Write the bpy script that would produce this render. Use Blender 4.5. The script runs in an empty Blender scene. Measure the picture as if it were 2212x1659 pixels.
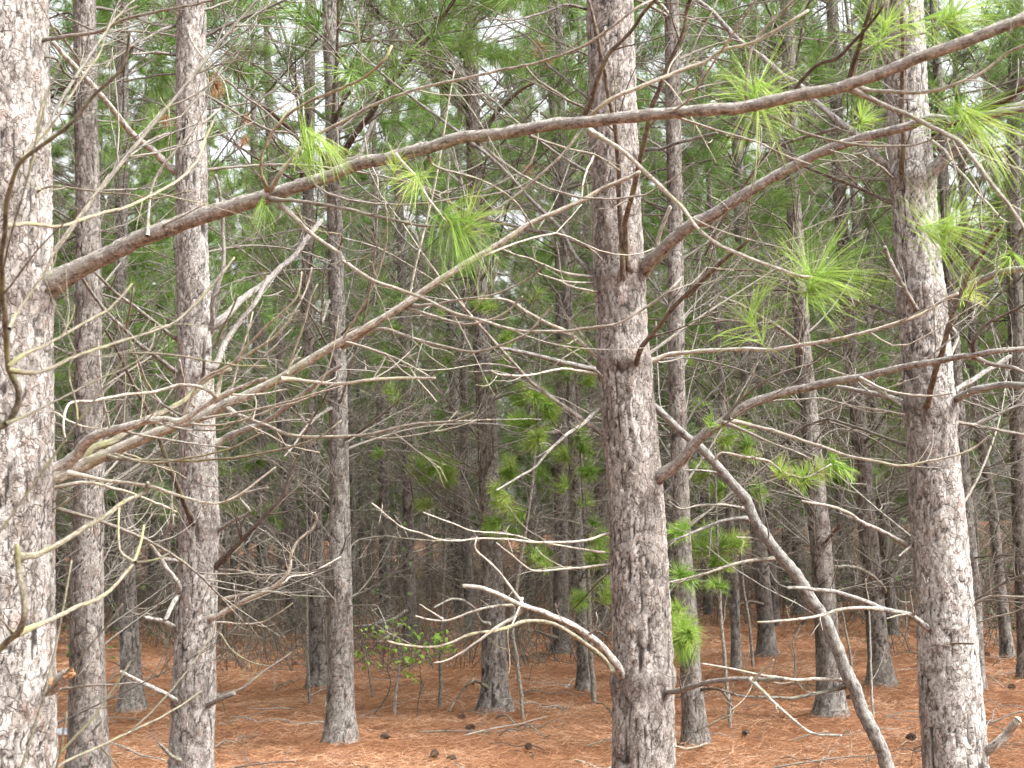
import bpy, math, random
import numpy as np
from mathutils import Vector, Matrix

scene = bpy.context.scene
COL = scene.collection

# ---------------------------------------------------------------- camera
CAM = np.array([0.0, 0.0, 1.6])
PITCH, ROLL = math.radians(6.0), math.radians(1.72)
FPX, FW, FH = 3046.0, 2212.0, 1659.0
fwd = np.array([0.0, math.cos(PITCH), math.sin(PITCH)])
up0 = np.array([0.0, -math.sin(PITCH), math.cos(PITCH)])
rt0 = np.array([1.0, 0.0, 0.0])
camR = math.cos(ROLL) * rt0 - math.sin(ROLL) * up0
camU = math.cos(ROLL) * up0 + math.sin(ROLL) * rt0
cam_data = bpy.data.cameras.new('camera')
cam = bpy.data.objects.new('camera', cam_data)
COL.objects.link(cam)
M = Matrix(((camR[0], camU[0], -fwd[0], CAM[0]), (camR[1], camU[1], -fwd[1], CAM[1]),
            (camR[2], camU[2], -fwd[2], CAM[2]), (0, 0, 0, 1)))
cam.matrix_world = M
cam_data.sensor_width = 36.0
cam_data.lens = 36.0 * FPX / FW
cam_data.clip_start, cam_data.clip_end = 0.05, 2000.0
cam_data.dof.use_dof = True
cam_data.dof.focus_distance = 7.5
cam_data.dof.aperture_fstop = 9.0
scene.camera = cam

# ---------------------------------------------------------------- sky, sun, exposure
SUN_EL, SUN_AZ = math.radians(50.0), math.radians(66.0)   # azimuth: from behind the camera towards the right
world = bpy.data.worlds.new('World')
scene.world = world
world.use_nodes = True
wn, wl = world.node_tree.nodes, world.node_tree.links
wn.clear()
sky = wn.new('ShaderNodeTexSky')
sky.sky_type = 'NISHITA'
sky.sun_disc = False
sky.sun_elevation = SUN_EL
sky.sun_rotation = math.pi - SUN_AZ
sky.air_density, sky.dust_density, sky.ozone_density = 1.0, 6.0, 1.0
hs = wn.new('ShaderNodeHueSaturation')
hs.inputs['Saturation'].default_value = 0.15              # overcast: a white sky
bg = wn.new('ShaderNodeBackground')
bg.inputs['Strength'].default_value = 0.12
wo = wn.new('ShaderNodeOutputWorld')
wl.new(sky.outputs[0], hs.inputs['Color'])
wl.new(hs.outputs[0], bg.inputs['Color'])
wl.new(bg.outputs[0], wo.inputs['Surface'])
sun_d = bpy.data.lights.new('sun', 'SUN')
sun_d.energy, sun_d.angle, sun_d.color = 1.3, math.radians(28.0), (1.0, 0.995, 0.98)
sun = bpy.data.objects.new('sun', sun_d)
COL.objects.link(sun)
to_sun = Vector((math.sin(SUN_AZ) * math.cos(SUN_EL), -math.cos(SUN_AZ) * math.cos(SUN_EL), math.sin(SUN_EL)))
sun.rotation_euler = (-to_sun).to_track_quat('-Z', 'Y').to_euler()
vs = scene.view_settings
scene.display_settings.display_device = 'sRGB'
vs.view_transform, vs.look, vs.exposure, vs.gamma = 'Standard', 'None', 2.2, 1.0
vs.use_curve_mapping = False
scene.render.engine = 'CYCLES'
cy = scene.cycles
cy.max_bounces, cy.diffuse_bounces, cy.glossy_bounces, cy.transmission_bounces, cy.transparent_max_bounces = 6, 4, 2, 4, 4
cy.use_denoising = True


def at(x, y, Y):
    """the point of the world plane y = Y seen at (x, y) of the photograph (2212 wide)"""
    d = fwd + camR * ((x - FW / 2) / FPX) + camU * ((FH / 2 - y) / FPX)
    return CAM + d * (Y / d[1])


def on_ground(x, y):
    d = fwd + camR * ((x - FW / 2) / FPX) + camU * ((FH / 2 - y) / FPX)
    return CAM + d * (-CAM[2] / d[2])


def size(w, Y):
    return w * Y / FPX


# ---------------------------------------------------------------- mesh helpers
class Buf:
    def __init__(self):
        self.v, self.q, self.t, self.uv, self.rnd, self.n = [], [], [], [], [], 0

    def add(self, v, q=None, t=None, uv=None, rnd=None):
        v = np.asarray(v, np.float32).reshape(-1, 3)
        m = len(v)
        self.v.append(v)
        if q is not None and len(q):
            self.q.append(np.asarray(q, np.int64).reshape(-1, 4) + self.n)
        if t is not None and len(t):
            self.t.append(np.asarray(t, np.int64).reshape(-1, 3) + self.n)
        self.uv.append(np.zeros((m, 2), np.float32) if uv is None else np.asarray(uv, np.float32).reshape(-1, 2))
        self.rnd.append(np.full(m, 0.5, np.float32) if rnd is None else np.asarray(rnd, np.float32).reshape(-1))
        self.n += m

    def mesh(self, name, mats, smooth=True, col=None):
        me = bpy.data.meshes.new(name)
        v = np.concatenate(self.v)
        q = np.concatenate(self.q) if self.q else np.zeros((0, 4), np.int64)
        t = np.concatenate(self.t) if self.t else np.zeros((0, 3), np.int64)
        loops = np.concatenate([q.ravel(), t.ravel()]).astype(np.int32)
        start = np.concatenate([np.arange(len(q)) * 4, len(q) * 4 + np.arange(len(t)) * 3]).astype(np.int32)
        me.vertices.add(len(v))
        me.vertices.foreach_set('co', v.ravel())
        me.loops.add(len(loops))
        me.loops.foreach_set('vertex_index', loops)
        me.polygons.add(len(start))
        me.polygons.foreach_set('loop_start', start)
        me.polygons.foreach_set('use_smooth', np.full(len(start), smooth))
        me.update(calc_edges=True)
        uv = np.concatenate(self.uv)
        lay = me.uv_layers.new(name='UVMap')
        lay.uv.foreach_set('vector', uv[loops].ravel())
        a = me.attributes.new('rnd', 'FLOAT', 'POINT')
        a.data.foreach_set('value', np.concatenate(self.rnd))
        if col is not None:
            c = me.color_attributes.new('bark', 'FLOAT_COLOR', 'POINT')
            c.data.foreach_set('color', np.asarray(col, np.float32).ravel())
        for m in (mats if isinstance(mats, (list, tuple)) else [mats]):
            me.materials.append(m)
        return me


def norm(a):
    return a / np.maximum(np.linalg.norm(a, axis=-1, keepdims=True), 1e-9)


def tubes(buf, P, R, k, rnd=None):
    """m tubes of n rings: P (m,n,3), R (m,n)"""
    P, R = np.asarray(P, float), np.asarray(R, float)
    if P.ndim == 2:
        P, R = P[None], R[None]
    m, n, _ = P.shape
    T = norm(np.gradient(P, axis=1))
    ref = np.where(np.abs(T[:, 0, 2:3]) < 0.8, np.array([[0, 0, 1.0]]), np.array([[1.0, 0, 0]]))
    N = norm(np.cross(T[:, 0], ref))
    Ns = np.empty_like(P)
    for i in range(n):
        N = norm(N - (N * T[:, i]).sum(-1, keepdims=True) * T[:, i])
        Ns[:, i] = N
    B = np.cross(T, Ns)
    a = np.arange(k) * 2 * math.pi / k
    ca, sa = np.cos(a)[None, None, :, None], np.sin(a)[None, None, :, None]
    off = ca * Ns[:, :, None] + sa * B[:, :, None]
    Rk = R[:, :, None, None] if R.ndim == 2 else R[:, :, :, None]
    V = P[:, :, None] + Rk * off
    L = np.concatenate([np.zeros((m, 1)), np.cumsum(np.linalg.norm(np.diff(P, axis=1), axis=-1), 1)], 1)
    Rm = R if R.ndim == 2 else R.mean(2)
    U = (a[None, None] * Rm[:, :, None])
    uv = np.stack([U, np.broadcast_to(L[:, :, None], (m, n, k))], -1)
    i, j = np.meshgrid(np.arange(n - 1), np.arange(k), indexing='ij')
    j2 = (j + 1) % k
    q = np.stack([i * k + j, i * k + j2, (i + 1) * k + j2, (i + 1) * k + j], -1).reshape(-1, 4)
    per = n * k + 1
    tip = P[:, -1] + T[:, -1] * Rm[:, -1:] * 0.6
    Vall = np.concatenate([V.reshape(m, n * k, 3), tip[:, None]], 1)
    uva = np.concatenate([uv.reshape(m, n * k, 2), np.stack([np.zeros(m), L[:, -1]], -1)[:, None]], 1)
    base = (np.arange(m) * per)[:, None, None]
    Q = (q[None] + base).reshape(-1, 4)
    jj = np.arange(k)
    t = np.stack([(n - 1) * k + jj, (n - 1) * k + (jj + 1) % k, np.full(k, n * k)], -1)
    Tt = (t[None] + base).reshape(-1, 3)
    if rnd is None:
        rnd = np.random.rand(m)
    buf.add(Vall.reshape(-1, 3), Q, Tt, uva.reshape(-1, 2), np.repeat(rnd, per))
    return V[0]


def needles(buf, base, d, length, width, droop, rnd, segs=3):
    """flat tapered needles that bend under their weight"""
    M_ = len(base)
    d = norm(d)
    pts = [base]
    cur, p = d.copy(), base.copy()
    for s in range(segs):
        cur = norm(cur + np.array([0, 0, -1.0]) * (droop[:, None] / segs))
        p = p + cur * (length[:, None] / segs)
        pts.append(p)
    side = norm(np.cross(d, norm(np.random.randn(M_, 3))))
    rows = []
    for s in range(segs):
        w = width[:, None] * (1.0, 0.95, 0.75)[min(s, 2)] * 0.5
        rows += [pts[s] - side * w, pts[s] + side * w]
    rows.append(pts[segs])
    V = np.stack(rows, 1)
    per = 2 * segs + 1
    b = (np.arange(M_) * per)[:, None]
    q = np.concatenate([b + np.array([[2 * s, 2 * s + 1, 2 * s + 3, 2 * s + 2]]) for s in range(segs - 1)], 0) if segs > 1 else None
    t = b + np.array([[2 * segs - 2, 2 * segs - 1, 2 * segs]])
    vv = np.tile(np.repeat(np.linspace(0, 1, segs + 1), 2)[:per], M_)
    buf.add(V.reshape(-1, 3), q, t, np.stack([np.zeros_like(vv), vv], -1), np.repeat(rnd, per))


def tuft(buf, pos, axis, n, L, w=0.0018, spread=1.1, droop=0.5, segs=3, back=0.05):
    axis = np.asarray(axis, float)
    axis = axis / max(np.linalg.norm(axis), 1e-9)
    m3 = max(1, n // 3)
    n = m3 * 3
    u = np.repeat(np.random.rand(m3, 1), 3, 0)                       # place along the shoot, 0 at its tip
    r = norm(np.repeat(np.random.randn(m3, 3), 3, 0) + 0.16 * np.random.randn(n, 3))
    ang = np.repeat(spread * (0.32 + 0.68 * np.random.rand(m3)) * (0.65 + 0.35 * u[::3, 0]), 3) + 0.07 * np.random.randn(n)
    perp = norm(r - (r @ axis)[:, None] * axis)
    d = axis * np.cos(ang)[:, None] + perp * np.sin(ang)[:, None]
    base = np.asarray(pos) - axis * (u * back)
    needles(buf, base, d, L * np.random.uniform(0.65, 1.1, n), w * np.random.uniform(0.8, 1.2, n),
            droop * np.repeat(np.random.uniform(0.2, 1.8, m3), 3) * np.random.uniform(0.8, 1.2, n), np.random.rand() * 0.5 + np.random.rand(n) * 0.5, segs)


def catmull(P, n):
    P = np.asarray(P, float)
    if len(P) == 2:
        return P[0] + (P[1] - P[0]) * np.linspace(0, 1, n)[:, None]
    E = np.vstack([2 * P[0] - P[1], P, 2 * P[-1] - P[-2]])
    L = np.concatenate([[0], np.cumsum(np.linalg.norm(np.diff(P, axis=0), axis=1))])
    s = np.linspace(0, L[-1], n)
    i = np.clip(np.searchsorted(L, s, 'right') - 1, 0, len(P) - 2)
    t = ((s - L[i]) / np.maximum(L[i + 1] - L[i], 1e-9))[:, None]
    a, b, c, d = E[i], E[i + 1], E[i + 2], E[i + 3]
    return 0.5 * (2 * b + (c - a) * t + (2 * a - 5 * b + 4 * c - d) * t ** 2 + (3 * b - a - 3 * c + d) * t ** 3)


def ihash(a, b, s):
    h = (a.astype(np.uint32) * np.uint32(374761393) + b.astype(np.uint32) * np.uint32(668265263) + np.uint32((s * 2246822519) & 0xFFFFFFFF))
    h = (h ^ (h >> np.uint32(13))) * np.uint32(1274126177)
    h = h ^ (h >> np.uint32(16))
    return (h & np.uint32(0xFFFFFF)).astype(np.float64) / 16777216.0


def vnoise(u, v, s, per=None):
    iu, iv = np.floor(u).astype(np.int64), np.floor(v).astype(np.int64)
    fu, fv = u - iu, v - iv
    fu, fv = fu * fu * (3 - 2 * fu), fv * fv * (3 - 2 * fv)
    w = (lambda x: x % per) if per else (lambda x: x)
    h = lambda a, b: ihash(w(a), b, s)
    return (h(iu, iv) * (1 - fu) + h(iu + 1, iv) * fu) * (1 - fv) + (h(iu, iv + 1) * (1 - fu) + h(iu + 1, iv + 1) * fu) * fv


def voro(u, v, per, s):
    iu, iv = np.floor(u).astype(np.int64), np.floor(v).astype(np.int64)
    f1 = np.full(u.shape, 9.0)
    f2 = np.full(u.shape, 9.0)
    cid = np.zeros(u.shape)
    lv = np.zeros(u.shape)
    for du in (-1, 0, 1):
        for dv in (-1, 0, 1):
            cu, cv = (iu + du) % per, iv + dv
            px = iu + du + 0.1 + 0.8 * ihash(cu, cv, s)
            py = iv + dv + 0.1 + 0.8 * ihash(cu, cv, s + 7)
            d = np.hypot(u - px, v - py)
            near = d < f1
            f2 = np.where(near, f1, np.minimum(f2, d))
            cid = np.where(near, ihash(cu, cv, s + 13), cid)
            lv = np.where(near, v - py, lv)
            f1 = np.where(near, d, f1)
    return f2 - f1, cid, lv


def sstep(x, a, b):
    t = np.clip((x - a) / (b - a), 0, 1)
    return t * t * (3 - 2 * t)


def trunk_mesh(name, zs, xs, ys, rs, nu, mat, seed, detail=1.0, knots=()):
    """a trunk with plates of bark in relief; zs,xs,ys,rs: centre line and radius at each ring"""
    zs, xs, ys, rs = map(np.asarray, (zs, xs, ys, rs))
    n = len(zs)
    rm = float(np.median(rs))
    th = np.arange(nu) * 2 * math.pi / nu
    Z, TH = np.meshgrid(zs, th, indexing='ij')
    c = TH / (2 * math.pi)
    circ = 2 * math.pi * rm

    def cells(a, b, s, warp):
        per = max(5, int(round(circ / a)))
        wu = (vnoise(c * max(5, per // 2), Z / (b * 1.3), s + 3, max(5, per // 2)) - 0.5) * warp
        wv = (vnoise(c * per, Z / (b * 0.8), s + 5, per) - 0.5) * warp
        return voro(c * per + wu, Z / b + wv, per, s)
    k = detail
    e0, i0, l0 = cells(0.042 * k, 0.20 * k, seed, 1.9)
    e1, i1, l1 = cells(0.026 * k, 0.070 * k, seed + 31, 1.5)
    e2, i2, l2 = cells(0.012 * k, 0.024 * k, seed + 57, 1.2)
    opn = vnoise(c * 6, Z / 0.12, seed + 71, 6)                    # not every joint is open
    big = 1 - (1 - sstep(e0, 0.0, 0.17)) * sstep(opn, 0.10, 0.42)
    mid = 1 - (1 - sstep(e1, 0.0, 0.16)) * sstep(vnoise(c * 11, Z / 0.06, seed + 73, 11), 0.22, 0.58)
    fin = sstep(e2, 0.0, 0.3)
    h = 0.0065 * (big - 1) + 0.003 * (mid - 1) + 0.0052 * (i1 - 0.5) - 0.0034 * l1 * mid + 0.003 * (i0 - 0.5) + 0.0022 * (i2 - 0.6) - 0.0014 * l2 - 0.0006 * (1 - fin)
    h = h * min(1.0, (rm / 0.11)) * (0.85 if k > 1.1 else 1.0)
    R = rs[:, None] + h
    for zk in knots:
        R = R + rm * 0.10 * np.exp(-((Z - zk) / 0.05) ** 2) * (0.4 + vnoise(c * 7, Z / 0.04, seed + 9, 7))
    V = np.stack([xs[:, None] + R * np.cos(TH), ys[:, None] + R * np.sin(TH), Z], -1)
    i, j = np.meshgrid(np.arange(n - 1), np.arange(nu), indexing='ij')
    j2 = (j + 1) % nu
    q = np.stack([i * nu + j, i * nu + j2, (i + 1) * nu + j2, (i + 1) * nu + j], -1).reshape(-1, 4)
    b = Buf()
    b.add(V, q, None, np.stack([c * circ, Z], -1))
    plate = np.minimum(0.05 + 0.95 * big, 0.30 + 0.70 * mid)
    knot = np.zeros_like(Z)
    for zk in knots:
        knot = np.maximum(knot, np.exp(-((Z - zk) / 0.045) ** 2))
    col = np.stack([plate * (0.85 + 0.15 * fin), 0.35 * i1 + 0.3 * i0 + 0.35 * i2, 0.6 * i1 + 0.4 * i2, 1 - 0.4 * knot], -1)
    return b.mesh(name, mat, col=col.reshape(-1, 4))


# ---------------------------------------------------------------- objects
def link(name, data, parent=None, loc=None):
    o = bpy.data.objects.new(name, data)
    COL.objects.link(o)
    if parent is not None:
        o.parent = parent
    if loc is not None:
        o.location = loc
    return o


def thing(name, label, cat, loc=(0, 0, 0), group=None):
    o = link(name, None, None, loc)
    o.empty_display_size = 0.1
    o['label'], o['category'] = label, cat
    if group:
        o['group'] = group
    return o


def tag(o, label=None, cat=None, group=None, kind=None):
    for k, v in (('label', label), ('category', cat), ('group', group), ('kind', kind)):
        if v:
            o[k] = v
    return o


def part(name, me, parent, label=None, kind=None):
    """a mesh whose vertices are in world space, under a thing that stands at parent.location"""
    o = link(name, me, parent)
    w = Vector((0, 0, 0))
    p = parent
    while p is not None:
        w += p.location
        p = p.parent
    o.location = -w
    return tag(o, label=label, kind=kind)


# ---------------------------------------------------------------- materials
def mat(name):
    m = bpy.data.materials.new(name)
    m.use_nodes = True
    nt = m.node_tree
    nt.nodes.clear()
    out = nt.nodes.new('ShaderNodeOutputMaterial')
    bs = nt.nodes.new('ShaderNodeBsdfPrincipled')
    nt.links.new(bs.outputs[0], out.inputs['Surface'])
    bs.inputs['Roughness'].default_value = 0.85
    bs.inputs['Specular IOR Level'].default_value = 0.25
    return m, nt, bs, out


def node(nt, t, **kw):
    n = nt.nodes.new('ShaderNode' + t)
    for k, v in kw.items():
        if k in n.inputs.keys() if hasattr(n.inputs, 'keys') else False:
            n.inputs[k].default_value = v
        else:
            setattr(n, k, v)
    return n


def ramp(nt, stops, src, interp='LINEAR'):
    r = nt.nodes.new('ShaderNodeValToRGB')
    r.color_ramp.interpolation = interp
    el = r.color_ramp.elements
    while len(el) < len(stops):
        el.new(0.5)
    for e, (p, c) in zip(el, stops):
        e.position = p
        e.color = (*c, 1.0) if len(c) == 3 else c
    nt.links.new(src, r.inputs[0])
    return r.outputs[0]


def mix(nt, a, b, f, blend='MIX'):
    n = nt.nodes.new('ShaderNodeMix')
    n.data_type, n.blend_type = 'RGBA', blend
    for sock, v in ((n.inputs[6], a), (n.inputs[7], b), (n.inputs[0], f)):
        if isinstance(v, (int, float)):
            sock.default_value = v
        elif isinstance(v, tuple):
            sock.default_value = (*v, 1.0)
        else:
            nt.links.new(v, sock)
    return n.outputs[2]


def noise(nt, vec, scale, detail=4.0, rough=0.6, mapping=None):
    if mapping:
        mp = nt.nodes.new('ShaderNodeMapping')
        mp.inputs['Scale'].default_value = mapping
        nt.links.new(vec, mp.inputs[0])
        vec = mp.outputs[0]
    n = nt.nodes.new('ShaderNodeTexNoise')
    n.inputs['Scale'].default_value = scale
    n.inputs['Detail'].default_value = detail
    n.inputs['Roughness'].default_value = rough
    nt.links.new(vec, n.inputs['Vector'])
    return n.outputs['Fac']


def bump(nt, bs, h, dist, strength=1.0):
    b = nt.nodes.new('ShaderNodeBump')
    b.inputs['Strength'].default_value = strength
    b.inputs['Distance'].default_value = dist
    nt.links.new(h, b.inputs['Height'])
    nt.links.new(b.outputs[0], bs.inputs['Normal'])


def bark_mat(name, dark, mid, pale, red, lichen=0.5):
    m, nt, bs, _ = mat(name)
    at_ = nt.nodes.new('ShaderNodeAttribute')
    at_.attribute_name = 'bark'
    sp = nt.nodes.new('ShaderNodeSeparateColor')
    nt.links.new(at_.outputs['Color'], sp.inputs[0])
    tc = nt.nodes.new('ShaderNodeTexCoord')
    oc = tc.outputs['Object']
    oi = nt.nodes.new('ShaderNodeObjectInfo')
    plate = ramp(nt, [(0.12, mid), (0.36, tuple(0.55 * a + 0.45 * b for a, b in zip(mid, pale))), (0.62, pale), (0.9, tuple(min(1, 1.22 * c) for c in pale))], sp.outputs[1])
    redf = ramp(nt, [(0.70, (0, 0, 0)), (0.84, (0.6, 0.6, 0.6))], sp.outputs[2])
    plate = mix(nt, plate, red, redf)
    grain = noise(nt, oc, 85, 5, 0.78, (1, 1, 0.58))
    g = ramp(nt, [(0.34, (0.42, 0.39, 0.37)), (0.48, (0.95, 0.95, 0.95)), (0.66, (1.25, 1.25, 1.25))], grain)
    plate = mix(nt, plate, g, 1.0, 'MULTIPLY')
    big = noise(nt, oc, 2.2, 3, 0.6, (1, 1, 0.5))
    gb = ramp(nt, [(0.3, (0.74, 0.70, 0.68)), (0.7, (1.12, 1.13, 1.13))], big)
    plate = mix(nt, plate, gb, 1.0, 'MULTIPLY')
    vpl = nt.nodes.new('ShaderNodeTexVoronoi')
    vpl.inputs['Scale'].default_value = 46
    mpl = nt.nodes.new('ShaderNodeMapping')
    mpl.inputs['Scale'].default_value = (1, 1, 0.4)
    nt.links.new(oc, mpl.inputs[0])
    nt.links.new(mpl.outputs[0], vpl.inputs['Vector'])
    spl = nt.nodes.new('ShaderNodeSeparateColor')
    nt.links.new(vpl.outputs['Color'], spl.inputs[0])
    plate = mix(nt, plate, ramp(nt, [(0.0, (0.70, 0.66, 0.63)), (0.5, (1.0, 1.0, 1.0)), (1.0, (1.2, 1.2, 1.2))], spl.outputs[1]), 1.0, 'MULTIPLY')
    lic = ramp(nt, [(0.60, (0, 0, 0)), (0.72, (lichen, lichen, lichen))], noise(nt, oc, 16, 4, 0.65))
    plate = mix(nt, plate, (0.50, 0.50, 0.47), lic)
    uvn = nt.nodes.new('ShaderNodeUVMap')
    wn_ = nt.nodes.new('ShaderNodeTexNoise')
    wn_.inputs['Scale'].default_value = 30
    wn_.inputs['Detail'].default_value = 3
    nt.links.new(oc, wn_.inputs['Vector'])
    wv_ = nt.nodes.new('ShaderNodeVectorMath')
    wv_.operation = 'MULTIPLY_ADD'
    nt.links.new(wn_.outputs['Color'], wv_.inputs[0])
    wv_.inputs[1].default_value = (0.055, 0.055, 0.07)
    nt.links.new(oc, wv_.inputs[2])
    mpv = nt.nodes.new('ShaderNodeMapping')
    mpv.inputs['Scale'].default_value = (1, 1, 0.46)
    nt.links.new(wv_.outputs[0], mpv.inputs[0])
    vo = nt.nodes.new('ShaderNodeTexVoronoi')
    vo.feature = 'DISTANCE_TO_EDGE'
    vo.inputs['Scale'].default_value = 40
    nt.links.new(mpv.outputs[0], vo.inputs['Vector'])
    crack = ramp(nt, [(0.0, (0.30, 0.26, 0.24)), (0.05, (0.66, 0.63, 0.61)), (0.13, (1, 1, 1))], vo.outputs['Distance'])
    plate = mix(nt, plate, crack, ramp(nt, [(0.40, (0.0, 0.0, 0.0)), (0.58, (1, 1, 1))], noise(nt, oc, 17, 3)), 'MULTIPLY')
    crev = ramp(nt, [(0.30, (0, 0, 0)), (0.60, (1, 1, 1))], sp.outputs[0])
    inner = ramp(nt, [(0.05, dark), (0.38, tuple(0.7 * c for c in mid))], sp.outputs[0])
    col = mix(nt, inner, plate, crev)
    kn = mix(nt, (0.10, 0.08, 0.07), col, at_.outputs['Alpha'])
    hv = ramp(nt, [(0.0, (0.86, 0.82, 0.80)), (1.0, (1.08, 1.08, 1.08))], oi.outputs['Random'])
    kn = mix(nt, kn, hv, 1.0, 'MULTIPLY')
    nt.links.new(kn, bs.inputs['Base Color'])
    flk = None
    for sc, zz_ in ((34, 0.42), (78, 0.55)):                       # thin flakes lying over one another
        mq = nt.nodes.new('ShaderNodeMapping')
        mq.inputs['Scale'].default_value = (1, 1, zz_)
        nt.links.new(wv_.outputs[0], mq.inputs[0])
        vq = nt.nodes.new('ShaderNodeTexVoronoi')
        vq.inputs['Scale'].default_value = sc
        nt.links.new(mq.outputs[0], vq.inputs['Vector'])
        sq = nt.nodes.new('ShaderNodeSeparateColor')
        nt.links.new(vq.outputs['Color'], sq.inputs[0])
        flk = sq.outputs[0] if flk is None else mix(nt, flk, sq.outputs[0], 0.4)
    hb = mix(nt, flk, noise(nt, oc, 130, 4, 0.7, (1, 1, 0.6)), 0.30)
    hb = mix(nt, hb, ramp(nt, [(0.0, (0, 0, 0)), (0.10, (1, 1, 1))], vo.outputs['Distance']), 0.25)
    bump(nt, bs, hb, 0.012, 0.9)
    return m


def wood_mat(name, dark, mid, pale, lichen, lich_amt, scale=1.0, ring=0.0):
    """bark of branches and dead twigs; UV runs in metres round and along the branch"""
    m, nt, bs, _ = mat(name)
    uv = nt.nodes.new('ShaderNodeUVMap')
    tc = nt.nodes.new('ShaderNodeTexCoord')
    oi = nt.nodes.new('ShaderNodeObjectInfo')
    at_ = nt.nodes.new('ShaderNodeAttribute')
    at_.attribute_name = 'rnd'
    f = noise(nt, uv.outputs[0], 60 * scale, 5, 0.7, (1, 0.45, 1))
    f2 = noise(nt, uv.outputs[0], 210 * scale, 4, 0.7, (1, 0.6, 1))
    c = ramp(nt, [(0.36, dark), (0.48, mid), (0.62, pale)], f)
    c = mix(nt, c, ramp(nt, [(0.36, (0.45, 0.42, 0.40)), (0.5, (1, 1, 1)), (0.66, (1.3, 1.3, 1.28))], f2), 1.0, 'MULTIPLY')
    if ring:
        rg = noise(nt, uv.outputs[0], 70, 3, 0.6, (0.25, 1.2, 1))
        rc = ramp(nt, [(0.40, (0.55, 0.5, 0.48)), (0.52, (1.05, 1.05, 1.05))], rg)
        c = mix(nt, c, rc, ring, 'MULTIPLY')
    lf = ramp(nt, [(0.52, (0, 0, 0)), (0.64, (lich_amt,) * 3)], noise(nt, tc.outputs['Object'], 9, 4, 0.65))
    c = mix(nt, c, lichen, lf)
    var = ramp(nt, [(0.0, (0.72, 0.71, 0.70)), (0.5, (0.95, 0.95, 0.94)), (1.0, (1.15, 1.14, 1.11))], at_.outputs['Fac'])
    c = mix(nt, c, var, 1.0, 'MULTIPLY')
    var2 = ramp(nt, [(0.0, (0.64, 0.62, 0.61)), (0.5, (0.95, 0.94, 0.93)), (1.0, (1.15, 1.14, 1.11))], oi.outputs['Random'])
    c = mix(nt, c, var2, 1.0, 'MULTIPLY')
    nt.links.new(c, bs.inputs['Base Color'])
    bump(nt, bs, f, 0.006, 0.8)
    return m


def leaf_mat(name, stops, trans=0.35, rough=0.45):
    m, nt, bs, out = mat(name)
    at_ = nt.nodes.new('ShaderNodeAttribute')
    at_.attribute_name = 'rnd'
    oi = nt.nodes.new('ShaderNodeObjectInfo')
    ad = nt.nodes.new('ShaderNodeMath')
    ad.operation = 'MULTIPLY_ADD'
    nt.links.new(oi.outputs['Random'], ad.inputs[0])
    ad.inputs[1].default_value = 0.35
    nt.links.new(at_.outputs['Fac'], ad.inputs[2])
    sb = nt.nodes.new('ShaderNodeMath')
    sb.operation = 'SUBTRACT'
    nt.links.new(ad.outputs[0], sb.inputs[0])
    sb.inputs[1].default_value = 0.17
    c = ramp(nt, stops, sb.outputs[0])
    nt.links.new(c, bs.inputs['Base Color'])
    bs.inputs['Roughness'].default_value = rough
    tr = nt.nodes.new('ShaderNodeBsdfTranslucent')
    nt.links.new(c, tr.inputs['Color'])
    ms = nt.nodes.new('ShaderNodeMixShader')
    ms.inputs[0].default_value = trans
    nt.links.new(bs.outputs[0], ms.inputs[1])
    nt.links.new(tr.outputs[0], ms.inputs[2])
    nt.links.new(ms.outputs[0], out.inputs['Surface'])
    return m


def plain_mat(name, c, rough=0.6):
    m, nt, bs, _ = mat(name)
    tc = nt.nodes.new('ShaderNodeTexCoord')
    f = noise(nt, tc.outputs['Object'], 60, 3)
    nt.links.new(mix(nt, c, ramp(nt, [(0.3, (0.8, 0.8, 0.8)), (0.7, (1.05, 1.05, 1.05))], f), 1.0, 'MULTIPLY'), bs.inputs['Base Color'])
    bs.inputs['Roughness'].default_value = rough
    return m


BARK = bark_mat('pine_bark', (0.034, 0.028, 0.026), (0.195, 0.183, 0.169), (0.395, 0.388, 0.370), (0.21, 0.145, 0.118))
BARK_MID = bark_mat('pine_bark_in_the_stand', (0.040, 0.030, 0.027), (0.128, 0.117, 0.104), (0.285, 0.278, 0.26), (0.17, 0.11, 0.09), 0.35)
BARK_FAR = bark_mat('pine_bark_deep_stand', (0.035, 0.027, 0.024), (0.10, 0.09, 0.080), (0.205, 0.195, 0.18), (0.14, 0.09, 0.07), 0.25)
W_GREY = wood_mat('grey_branch_bark', (0.09, 0.082, 0.076), (0.26, 0.247, 0.232), (0.45, 0.438, 0.42), (0.36, 0.36, 0.26), 0.35)
W_BROWN = wood_mat('brown_branch_bark', (0.105, 0.094, 0.085), (0.30, 0.278, 0.257), (0.50, 0.478, 0.45), (0.36, 0.355, 0.29), 0.4, ring=0.55)
W_POLE = wood_mat('leaning_pole_bark', (0.08, 0.073, 0.068), (0.22, 0.212, 0.20), (0.37, 0.36, 0.345), (0.33, 0.33, 0.28), 0.4)
W_PALE = wood_mat('pale_dead_twig_bark', (0.13, 0.115, 0.098), (0.33, 0.305, 0.268), (0.52, 0.495, 0.445), (0.33, 0.33, 0.20), 0.45)
W_DARK = wood_mat('dark_twig_bark', (0.05, 0.04, 0.034), (0.11, 0.085, 0.07), (0.22, 0.18, 0.15), (0.22, 0.23, 0.12), 0.4)
W_MOSS = wood_mat('mossy_twig_bark', (0.09, 0.08, 0.058), (0.20, 0.18, 0.135), (0.36, 0.335, 0.26), (0.30, 0.31, 0.13), 0.6)
W_DEAD = wood_mat('dead_branch_wood', (0.075, 0.067, 0.058), (0.19, 0.175, 0.155), (0.36, 0.34, 0.31), (0.25, 0.255, 0.165), 0.4)
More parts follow.
